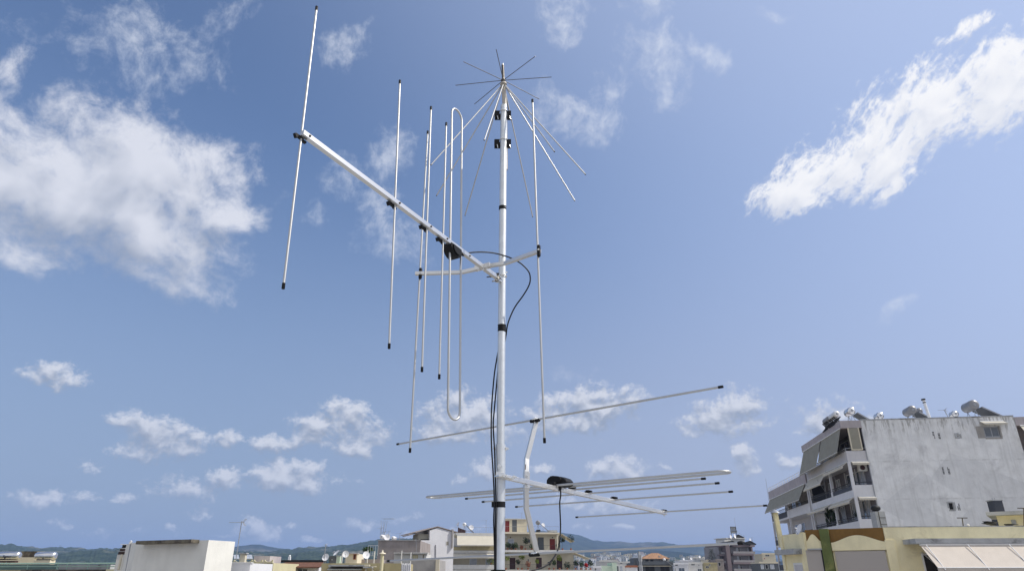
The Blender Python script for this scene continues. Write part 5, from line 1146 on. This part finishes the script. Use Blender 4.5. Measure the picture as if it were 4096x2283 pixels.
# balcony slabs and parapets
R_('balcony_slab', 'offwhite', 1765, 2200, 1990, 2209, -.05, 1.6); R_('balcony_slab', 'offwhite', 1992, 2198, 2297, 2207, -.0, 1.6)
R_('balcony_slab', 'offwhite', 1752, 2277, 2372, 2292, -.15, 1.6)
R_('balcony_parapet', 'offwhite', 1775, 2257, 1990, 2275, -.1, .05); R_('balcony_parapet', 'olive', 1799, 2186, 1843, 2199, -.02, .1)
R_('balcony_screen', 'olive', 1844, 2182, 1990, 2199, -.03, .08)
for u in (1765, 1795): R_('parapet_post', 'creamlight', u, 2180, u+5, 2199, -.06, .1)
R_('painted_shade_strip', 'dark', 1852, 2171, 1990, 2182, 1.3, 1.49)  # dark box standing in for the shade below the awning
awning(F, ca, X(1828, 2139)[0], X(1990, 2139)[0], -.1, X(1828, 2139, -.1)[1]-.05, 1.2, 1.75, 'awnwhite', valance=.2)
awning(F, ca, X(1770, 2212)[0], X(1990, 2212)[0], -.05, X(1828, 2211, -.05)[1]-.1, .7, .35, 'awnwhite', valance=.5)
# railings
def rl(pts, v0, v1, d, m='rail', step=.3, name='railing'):
    P = [F.p(X(u, v1, d)[0], d, X(u, v1, d)[1]) for u in pts]; h = X(pts[0], v0, d)[1]-X(pts[0], v1, d)[1]; return railing(P, ca, h, step, m=m, r=.008, rails=(1.0,), name=name)
rl((1992, 2240), 2179, 2198, .1); rl((1992, 2296), 2256, 2277, .1); rl((1815, 1990), 2108, 2129, .1, 'aluf', .35); rl((1992, 2236), 2104, 2127, .1, 'aluf', .6); rl((1770, 1796), 2183, 2199, .1, 'aluf', .12); rl((1752, 1775), 2257, 2277, .1, 'aluf', .12)
# slanting side awnings at the right end
for (p, q) in (((2246, 2133), (2296, 2163)), ((2298, 2207), (2358, 2232))):
    (a, z1), (b, z0) = X(*p, .5), X(*q, .5); m1 = MB(); m1.hexa([F.p(a,.2,z1-.12), F.p(b,.2,z0-.12), F.p(b,4,z0-.12), F.p(a,4,z1-.12), F.p(a,.2,z1), F.p(b,.2,z0), F.p(b,4,z0), F.p(a,4,z1)]); m1.build('side_awning', 'cream', ca)
for u in (2028+14, 2210): R_('wall_lamp', 'maroon', u-2, 2145 if u < 2100 else 2146, u+2, 2150, 1.42, 1.5)
for u in (2047, 2237): R_('wall_lamp', 'maroon', u-2, 2218, u+2, 2223, 1.42, 1.5)
R_('air_conditioner', 'offwhite', 2019, 2141, 2028, 2149, 1.2, 1.5); R_('corner_post', 'creamlight', 2228, 2136, 2232, 2198, .0, .2)
# plants: (u, v of the foot, height m, spread m, material, label)
PL = [(2030,2199,1.2,.55,'leaf','bushy green plant right beside the pole on the upper balcony'),(2046,2199,1.0,.6,'leafd','dark round bush second from the pole on the upper balcony'),(2062,2199,1.1,.55,'leaf','leafy bush third from the pole on the upper balcony'),
      (2102,2199,2.0,.65,'leafd','tall branching plant before the small upper window'),(2086,2199,.7,.35,'pot','reddish low plant left of the tall branching plant'),(2127,2199,.9,.5,'leaf','round bush right behind the cranked bar on the upper balcony'),
      (2250,2199,2.2,.6,'leafd','tall dark shrub at the right end of the upper balcony, left one'),(2284,2199,2.5,.75,'leafd','largest dark shrub at the far right corner of the upper balcony'),(2232,2199,1.0,.4,'leaf','small shrub just right of the dark red door'),
      (2024,2277,2.6,.8,'leafy','large yellow green plant beside the pole on the lower balcony'),(2072,2277,1.6,.45,'leafd','dark plant between the first maroon door and the small palm'),(2088,2277,2.6,.6,'leafy','small palm like plant on the middle of the lower balcony'),
      (2112,2277,1.2,.55,'pot','reddish bush right of the small palm'),(2148,2277,1.7,.4,'leafy','yellow green plant before the second maroon door'),(2197,2277,1.2,.3,'leafd','small dark plant in front of the cream wall, inside the cable curve'),
      (2216,2277,1.5,.5,'leaf','flowering plant left of the third maroon door'),(2238,2277,2.3,.55,'leafy','pale tall plant before the third maroon door'),(2269,2277,1.1,.65,'leafd','wide dark planter bush near the right corner'),
      (2303,2277,1.4,.5,'leafd','dark plant just past the right corner of the lower balcony'),(2325,2277,1.3,.6,'leaf','green plant left of the red flowers on the side terrace'),(2345,2277,1.0,.4,'red','bright red flowers on the side terrace'),(2362,2277,1.5,.6,'leafd','dark bush at the right end of the side terrace'),
      (1784,2257,1.1,.8,'leafy','yellow green hedge plant above the left lower parapet'),(1795,2257,.9,.6,'leaf','dark part of the hedge beside the yellow green plant at left'),(1965,2257,1.1,.9,'leafy','leafy bush just left of the pole above the lower parapet')]
for u, v, h, r, m_, lab in PL:
    a, z = X(u, v, .45); plant(F.p(a, .45, z), lab, h, r, m_, n=150, size=.13, pr=.2, ph=.35)
# things on its roof
zr = X(2000, 2129, 2)[1]
def RP(u, v, d=2): a, z = X(u, v, d); return F.p(a, d, z)
heater('grey tank on tall legs on the right roof of the cream apartments', RP(2152, 2089), 100, 1.1, .42, zr, 'tankgrey', True, 'heaters on the cream apartment roof', pl=2.4, tilt=42)
heater('white tank with a steep dark collector on the left roof of the cream apartments', RP(1858, 2096), 100, .9, .34, zr, 'tankwhite', True, 'heaters on the cream apartment roof', pl=2.2, tilt=44)
dish('white dish seen edge on at the left end of the cream apartment roof', RP(1833, 2096), .42, (-.9, -.5, .3), zr)
dish('white round dish between collector and railing on the cream apartment roof', RP(1885, 2109), .50, (.3, -1, .25), zr)
dish('white dish half behind the grey tank on the right roof', RP(2172, 2099, 3), .42, (.6, -1, .3), zr)
tv_aerial('aerial on the left roof terrace of the cream apartments', (RP(1944, 2128).x, RP(1944, 2128).y, zr), RP(1944, 2079).z-zr, 270, 1.0, 6, r=.025)
tv_aerial('aerial above the roof room of the cream apartments', (RP(2087, 2075, 6).x, RP(2087, 2075, 6).y, RP(2087, 2075, 6).z), RP(2087, 2049, 6).z-RP(2087, 2075, 6).z, 270, .9, 6, r=.025)
m1 = MB(); p = RP(1832, 2108, .1); m1.prism([p, p+F.ex*1.5-V((0,0,.5)), p+F.ex*1.5-V((0,0,1.15)), p-V((0,0,1.05))], F.ey*.05); tag(m1.build('hanging_cloth', 'maroon'), 'dark red striped cloth hung on the left roof railing', 'cloth')
tag(MB().beam(RP(2146, 2122), RP(2160, 2122), .9, .45).build('roof_crate', 'dark'), 'low black box under the grey roof tank', 'box'); tag(MB().beam(RP(2192, 2123), RP(2228, 2123), .8, .35).build('roof_planter', 'conc'), 'long grey planter at the right end of the roof', 'planter')

# ------------------------------------------------------------------ far middle distance on the right
t, F, zt = house('mint_house', 'pale mint green house with a taller right wing below the far town', 2397, 2450, 2261, 180, 'palegreen', 9, wins=((2402,2272,2412,2290,'palegreen'),)); slab(F, 2449, 2248, 2468, 2300, -.3, 9, 'wing', 'palegreen', t); slab(F, 2466, 2256, 2500, 2300, -.1, 8, 'wing', 'offwhite', t); (a, z1), (b, z0) = F.hit(2463, 2261, -.1), F.hit(2476, 2285, -.1); window(F, t, a, b, z0, z1, -.1, 'slate', 'frame', 0); (a, z1), (b, z0) = F.hit(2478, 2261, -.1), F.hit(2492, 2285, -.1); window(F, t, a, b, z0, z1, -.1, 'curtain', 'frame', 0)
house('white_house', 'white house with a thin red roof edge between the mint house and the orange roof', 2505, 2549, 2259, 185, 'white', 9, parapet=.5, pm='pot', wins=((2518,2266,2524,2270,'slate'),))
house('grey_house', 'low grey white flat roofed house above the mint green house', 2397, 2470, 2238, 230, 'offwhite', 9, wins=((2404,2242,2416,2248,'slate'), (2440,2242,2458,2248,'slate')), parapet=.6)
t, F, zt = house('tiled_villa', 'dark green grey villa under an orange hipped tile roof', 2533, 2690, 2250, 200, 'slate', 12, wins=((2548,2263,2568,2290,'dark','slate'), (2580,2263,2620,2290,'dark','slate'), (2640,2263,2680,2290,'dark','slate')))
slab(F, 2550, 2243, 2693, 2257, -1.3, -.1, 'balcony_parapet', 'slate', t); slab(F, 2550, 2261, 2685, 2263, -1.2, -.1, 'awning_edge', 'creamlight', t); slab(F, 2574, 2233, 2678, 2252, 1.5, 8, 'upper_wall', 'offwhite', t); slab(F, 2535, 2230, 2560, 2252, 1.5, 8, 'upper_wall', 'slate', t)
for u in (2580, 2600, 2655): (a, z1), (b, z0) = F.hit(u, 2235, 1.5), F.hit(u+15, 2244, 1.5); window(F, t, a, b, z0, z1, 1.5, 'slate', 'creamlight', 0)
zE = F.hit(2600, 2233, 0)[1]; zP = F.hit(2620, 2210, 4)[1]; a, b = F.hit(2568, 2233, 0)[0], F.hit(2681, 2233, 0)[0]; r0, r1 = F.hit(2606, 2210, 4)[0], F.hit(2632, 2210, 4)[0]
m1 = MB(); m1.add([F.p(a,0,zE), F.p(b,0,zE), F.p(b,9,zE), F.p(a,9,zE), F.p(r0,4,zP), F.p(r1,4,zP)], [(0,1,5,4), (1,2,5), (2,3,4,5), (3,0,4), (3,2,1,0)]); rf = m1.build('roof', 'tileor', t); slab(F, 2636, 2221, 2641, 2245, 1, 1.5, 'chimney', 'conc', rf)
for i, (u, v, lab) in enumerate(((2559, 2204, 'grey mast left of the orange roof, taller one'), (2565, 2218, 'grey mast left of the orange roof, shorter one'))): post(u, v, 2255, 199, lab, .35, 'conc', 'masts beside the orange roofed villa')
heater('tiny white roof tank on the villa balcony, right of the orange roof chimney', F.p(F.hit(2657,2237,-.5)[0], -.5, F.hit(2657,2237)[1]), 110, 1.2, .35, F.hit(2657,2250)[1], 'tankwhite', True, None, pl=2.6)
WH = [('long white house with a dark picture window right of the villa', 2694, 2752, 2249, 215, 'white', ((2700,2254,2712,2262,'slate'), (2714,2269,2740,2290,'glass'), (2699,2270,2704,2283,'slate'))),
      ('white house with a small round dark opening beside the picture window house', 2753, 2808, 2247, 218, 'offwhite', ((2764,2252,2780,2260,'slate'), (2793,2256,2798,2262,'dark'), (2790,2272,2808,2290,'slate'))),
      ('white flat roofed house behind, above the round opening', 2718, 2772, 2238, 260, 'white', ((2738,2240,2748,2244,'slate'),)), ('tall narrow white house in the gap left of the conifer', 2772, 2800, 2226, 290, 'offwhite', ((2778,2232,2786,2238,'slate'),)),
      ('cream flat house below the long dark ridge', 2798, 2838, 2232, 280, 'offwhite', ((2808,2237,2818,2244,'slate'),)), ('bright sunlit little house left of the conifer', 2826, 2842, 2236, 262, 'creamlight', ((2832,2240,2838,2246,'slate'),)),
      ('yellow grey house half hidden below the conifer', 2815, 2868, 2248, 236, 'olive', ((2836,2252,2842,2262,'slate'), (2822,2262,2836,2270,'dark'))), ('shadowed shed wall just left of the mauve tower', 2862, 2893, 2234, 243, 'brick', ((2872,2247,2884,2262,'dark'),)),
      ('grey white house far left of the villa', 2470, 2535, 2244, 260, 'offwhite', ((2480,2248,2490,2254,'slate'), (2510,2249,2522,2254,'slate'))), ('pale terrace block right of the cream apartments', 2372, 2404, 2262, 175, 'white', ((2378,2268,2386,2280,'slate'),)),
      ('sunlit cream house right of the mauve tower', 3047, 3100, 2210, 235, 'cream', ((3060,2216,3078,2224,'slate'), (3054,2229,3062,2236,'pot'))), ('dark house with pale posts at the foot of the mauve tower, right side', 3036, 3112, 2245, 225, 'slate', ((3042,2256,3056,2274,'curtain'), (3060,2256,3074,2274,'dark'), (3080,2256,3098,2274,'curtain')))]
for lab, u0, u1, v, Y, m_, ws in WH:
    t, F, zt = house('flat_roofed_house', lab, u0, u1, v, Y, m_, 8, parapet=.5, pm=m_ if m_ != 'slate' else 'cream', wins=ws, group='flat roofed houses around the orange roofed villa')
for (u, v, lab) in ((2735, 2231, 'small white dish above the picture window house'), (2765, 2229, 'small white dish above the house with the round opening'), (2799, 2222, 'small white dish near the long dark ridge')): dish(lab, at(u, v+3, 240), .38, (.2, -1, .3), at(u, v+12, 240).z)
t = thing('conifer', at(2850, 2250, 250), 'thin layered conifer left of the mauve tower', 'tree'); c = at(2850, 2245, 250); top = at(2850, 2196, 250); hh = top.z-c.z
MB().tube([(c.x, c.y, c.z-8), (c.x, c.y, top.z)], [.25, .05], 8).build('trunk', 'chim', t); m1 = MB()
for k in range(9):
    z = c.z+hh*(.10+.105*k); rr_ = 2.0*(1-.095*k)
    for j in range(9): a_ = 2*pi*j/9+k; q = V((c.x+cos(a_)*rr_*.6, c.y+sin(a_)*rr_*.6, z+.15)); leaves(m1, q, .42, 6, .16, (1.3, 1.3, .22))
m1.build('crown', 'leafd', t)
# mauve tower
F = Fr.px(2930, 260, 3024, 263, v=2180); tw = thing('tower_block', F.p(F.L/2, 6, 0), 'mauve brown tower block with pale arched windows and a lattice sign on top', 'building')
R_ = lambda n_, m_, u0, v0, u1, v1, d0, d1, p=tw: slab(F, u0, v0, u1, v1, d0, d1, n_, m_, p)
R_('wall', 'towerwall', 2934, 2182, 3022, 2420, 1.4, 14); R_('pillar', 'tower', 2916, 2178, 2932, 2420, -.3, 13); R_('end_wall', 'tower', 3019, 2178, 3024, 2420, -.1, 13.9)
R_('side_wing_wall', 'towerwall', 2886, 2185, 2915, 2420, 2.5, 12)
for k in range(5):
    v = 2178+34.6*k; R_('balcony_slab', 'tower', 2930+k*1.5, v, 3019+k*2, v+7, -.2, 1.39); R_('side_balcony_slab', 'tower', 2880+k*2, v+3, 2915, v+9, .5, 2.5)
    if k: R_('balcony_parapet', 'towerwall', 2932+k*1.5, v-9, 3019+k*2, v-.5, -.12, .0); R_('side_balcony_parapet', 'towerwall', 2882+k*2, v-6, 2915, v+2, .55, .7)
    for (u0, u1) in ((2944, 2961), (2988, 3004)):
        (a, z1), (b, z0) = F.hit(u0+k*4, v+10, 1.4), F.hit(u1+k*4, v+31, 1.4); window(F, tw, a, (a+b)/2-.1, z0, z1, 1.4, 'curtain', 'frame', 0, name='balcony_door'); window(F, tw, (a+b)/2+.1, b, z0, z1, 1.4, 'dark', 'frame', 0, name='balcony_door')
    (a, z1), (b, z0) = F.hit(2892+k*2, v+14, 2.5), F.hit(2906+k*2, v+31, 2.5); window(F, tw, a, b, z0, z1, 2.5, 'curtain', 'frame', 1, name='window')
R_('roof_room', 'offwhite', 2908, 2152, 2978, 2170, 2, 9); R_('roof_room', 'offwhite', 2898, 2158, 2925, 2172, .5, 6)
R_('roof_room_slab', 'offwhite', 2904, 2149.5, 2982, 2152.5, 1.5, 9.5)
def gab(u0, v0, um, vm, u1, v1, d, name='pitched_roof'):
    pts = [F.p(F.hit(u0, v0, d)[0], d, F.hit(u0, v0, d)[1]), F.p(F.hit(um, vm, d)[0], d, F.hit(um, vm, d)[1]), F.p(F.hit(u1, v1, d)[0], d, F.hit(u1, v1, d)[1])]
    m1 = MB()
    for a, b in ((pts[0], pts[1]), (pts[1], pts[2])): m1.beam(a, b, .9, .35, V((0,0,1)))
    m1.build(name, 'dark', tw); MB().prism([p-V((0,0,.15)) for p in pts], F.ey*2).build('gable', 'slate', tw)
gab(2940, 2150, 2951, 2138, 2973, 2149, 3); gab(2885, 2170, 2928, 2163, 2942, 2171, -.2); gab(2946, 2170, 2962, 2163, 3000, 2178, -.2); gab(2984, 2168, 3000, 2163, 3022, 2176, 1)
sg = thing('roof_sign', F.p(F.hit(2925,2150,5)[0], 5, F.hit(2925,2150,5)[1]), 'grey two row lattice sign standing on the mauve tower', 'sign')
(a, z1), (b, z0) = F.hit(2921, 2105, 5), F.hit(2946, 2131, 5); zl = F.hit(2930, 2150, 5)[1]; zmid = (z0+z1)/2
m1 = MB()
for x in (a, b): m1.beam(F.p(x, 5, zl), F.p(x, 5, z1), .16, .16)
for z in (z0, zmid-.12, zmid+.12, z1): m1.beam(F.p(a, 5, z), F.p(b, 5, z), .12, .12)
m1.build('frame', 'slate', sg)
m1 = MB(); F.box(m1, a, b, 5.1, 5.14, z0, zmid-.1); F.box(m1, a, b, 5.1, 5.14, zmid+.1, z1); m1.build('backing', 'conc', sg)
text('SWU', (zmid-z0)*1.15, 'slate', sg, F.p((a+b)/2, 4.98, (z0+zmid)/2), F.ex, V((0,0,1)), 'lettering')
m1 = MB()
for k in range(4): m1.beam(F.p(a+.2+(b-a-.4)*k/3, 4.98, zmid+.25), F.p(a+.2+(b-a-.4)*k/3, 4.98, z1-.2), .16, .06)
m1.build('lettering', 'slate', sg)
m1 = MB(); m1.tube([F.p(b,5,z1), F.p(b-.1,5,F.hit(2941,2070,5)[1])], .05, 6); m1.tube([F.p(b,5,z0+1), F.p(b+4,5,zl-.5)], .03, 5); m1.tube([F.p(a,5,z0+1), F.p(a-1.5,5,zl)], .03, 5); m1.build('mast_and_stays', 'aluf', sg)
for (u, v, r_, lab) in ((2922, 2146, .75, 'white dish left of the sign foot on the mauve tower'), (2938, 2143, .8, 'white dish at the sign foot on the mauve tower, right one'), (3000, 2158, .6, 'white dish among aerials at the right of the mauve tower roof')): a, z = F.hit(u, v, 1.5); dish(lab, F.p(a, 1.5, z), r_, (.9, -.8, .2), z-1.6)
for (u, v0, v1, lab) in ((2979, 2140, 2165, 'stubby dark aerial on the mauve tower right of its roof room'), (3011, 2147, 2172, 'faint aerial at the right end of the mauve tower roof')): a, z = F.hit(u, v1, 1); z2_ = F.hit(u, v0, 1)[1]; tv_aerial(lab, F.p(a, 1, z), z2_-z, 80, 1.2, 5, r=.06)

# ------------------------------------------------------------------ far town on the slope
tp = [(2150,2240),(2280,2226),(2350,2220),(2420,2218),(2500,2217),(2560,2214),(2640,2222),(2720,2226),(2850,2232),(2950,2250)]
range_('hills', tp, 700, 2100, 2600, 'hill', 8, 1.5, .8, .004, nu=200, seed=21)
cols = ['white', 'offwhite', 'creamlight', 'pink', 'cream', 'white']
labs = {'white': 'tiny white house in the far town under the blue hills', 'offwhite': 'tiny greyish house in the far town under the blue hills', 'creamlight': 'tiny pale cream house in the far town under the blue hills', 'pink': 'tiny pinkish house in the far town under the blue hills', 'cream': 'tiny tan house in the far town under the blue hills'}
proto = {}
def far_house(m_, w_, d_, h_, pos, rz):
    key = (m_,)
    if key not in proto:
        t = thing('town_house', (0, 0, 0), labs[m_], 'house', 'small '+{'white': 'white', 'offwhite': 'greyish', 'creamlight': 'pale cream', 'pink': 'pinkish', 'cream': 'tan'}[m_]+' houses of the far town'); t['_p'] = 1; del t['_p']
        F0 = Fr(V((-5, -4, 0)), V((5, -4, 0))); m1 = MB(); F0.box(m1, 0, 10, 0, 8, -6, 7); m1.build('wall', m_, t)
        m1 = MB(); F0.box(m1, -.3, 10.3, -.3, 8.3, 7, 7.5); m1.build('roof', 'tileor' if m_ in ('pink', 'cream') else m_, t)
        for x in (1.5, 6):
            for z in (1, 4.2): m1 = MB(); F0.box(m1, x, x+2, -.05, .05, z, z+1.6); m1.build('window', 'slate', t)
        proto[key] = t; r = t
    else: r = dup(proto[key], (0, 0, 0))
    r.location = pos; r.rotation_euler = (0, 0, rz); r.scale = (w_/10, d_/8, h_/7.5); return r
random.seed(31)
for i in range(150):
    u = random.uniform(2300, 2580) if i < 105 else random.uniform(2580, 2880); k = random.random()**.75; Y = 700+1400*(.25+.73*k)
    ru = ray(u, prof(tp, u)); tt = (Y-700)/1400; zt = 8+((H+ru.z/ru.y*2100)-8)*tt; x = ray(u, 2200).x/ray(u, 2200).y*Y
    far_house(random.choice(cols), random.uniform(7, 14), random.uniform(7, 10), random.uniform(4.5, 9), (x, Y, zt), random.uniform(-.5, .5))
# far pylons on the left ridge
for (u, v0, v1, lab) in ((242, 2178, 2196, 'faint lattice pylon on the left ridge behind the railing'),):
    b_ = at(u, v1, 2900); tt = at(u, v0, 2900); t = thing('pylon', b_, lab, 'pylon'); m1 = MB()
    for sx2 in (-1, 1): m1.beam(b_+V((5*sx2,0,0)), tt+V((1*sx2,0,0)), .6, .6)
    m1.build('legs', 'aluf', t); m1 = MB(); m1.beam(tt-V((7,0,3)), tt+V((7,0,-3)), .7, .7); m1.build('crossarm', 'aluf', t)

# ------------------------------------------------------------------ haze: humid air over the whole valley
hz = MB(); b = 13500; hz.hexa([V((-b,-b,-1)), V((b,-b,-1)), V((b,b,-1)), V((-b,b,-1)), V((-b,-b,430)), V((b,-b,430)), V((b,b,430)), V((-b,b,430))])
hm = bpy.data.materials.new('haze'); hm.use_nodes = True; nt = hm.node_tree; nt.nodes.clear(); o_ = nt.nodes.new('ShaderNodeOutputMaterial'); pv = nt.nodes.new('ShaderNodeVolumePrincipled')
pv.inputs['Color'].default_value = (.40, .59, 1, 1); pv.inputs['Density'].default_value = .00012; pv.inputs['Anisotropy'].default_value = .0; nt.links.new(pv.outputs[0], o_.inputs['Volume'])
M_['haze'] = hm; ho = hz.build('haze', 'haze'); tag(ho, kind='stuff'); ho.visible_shadow = True
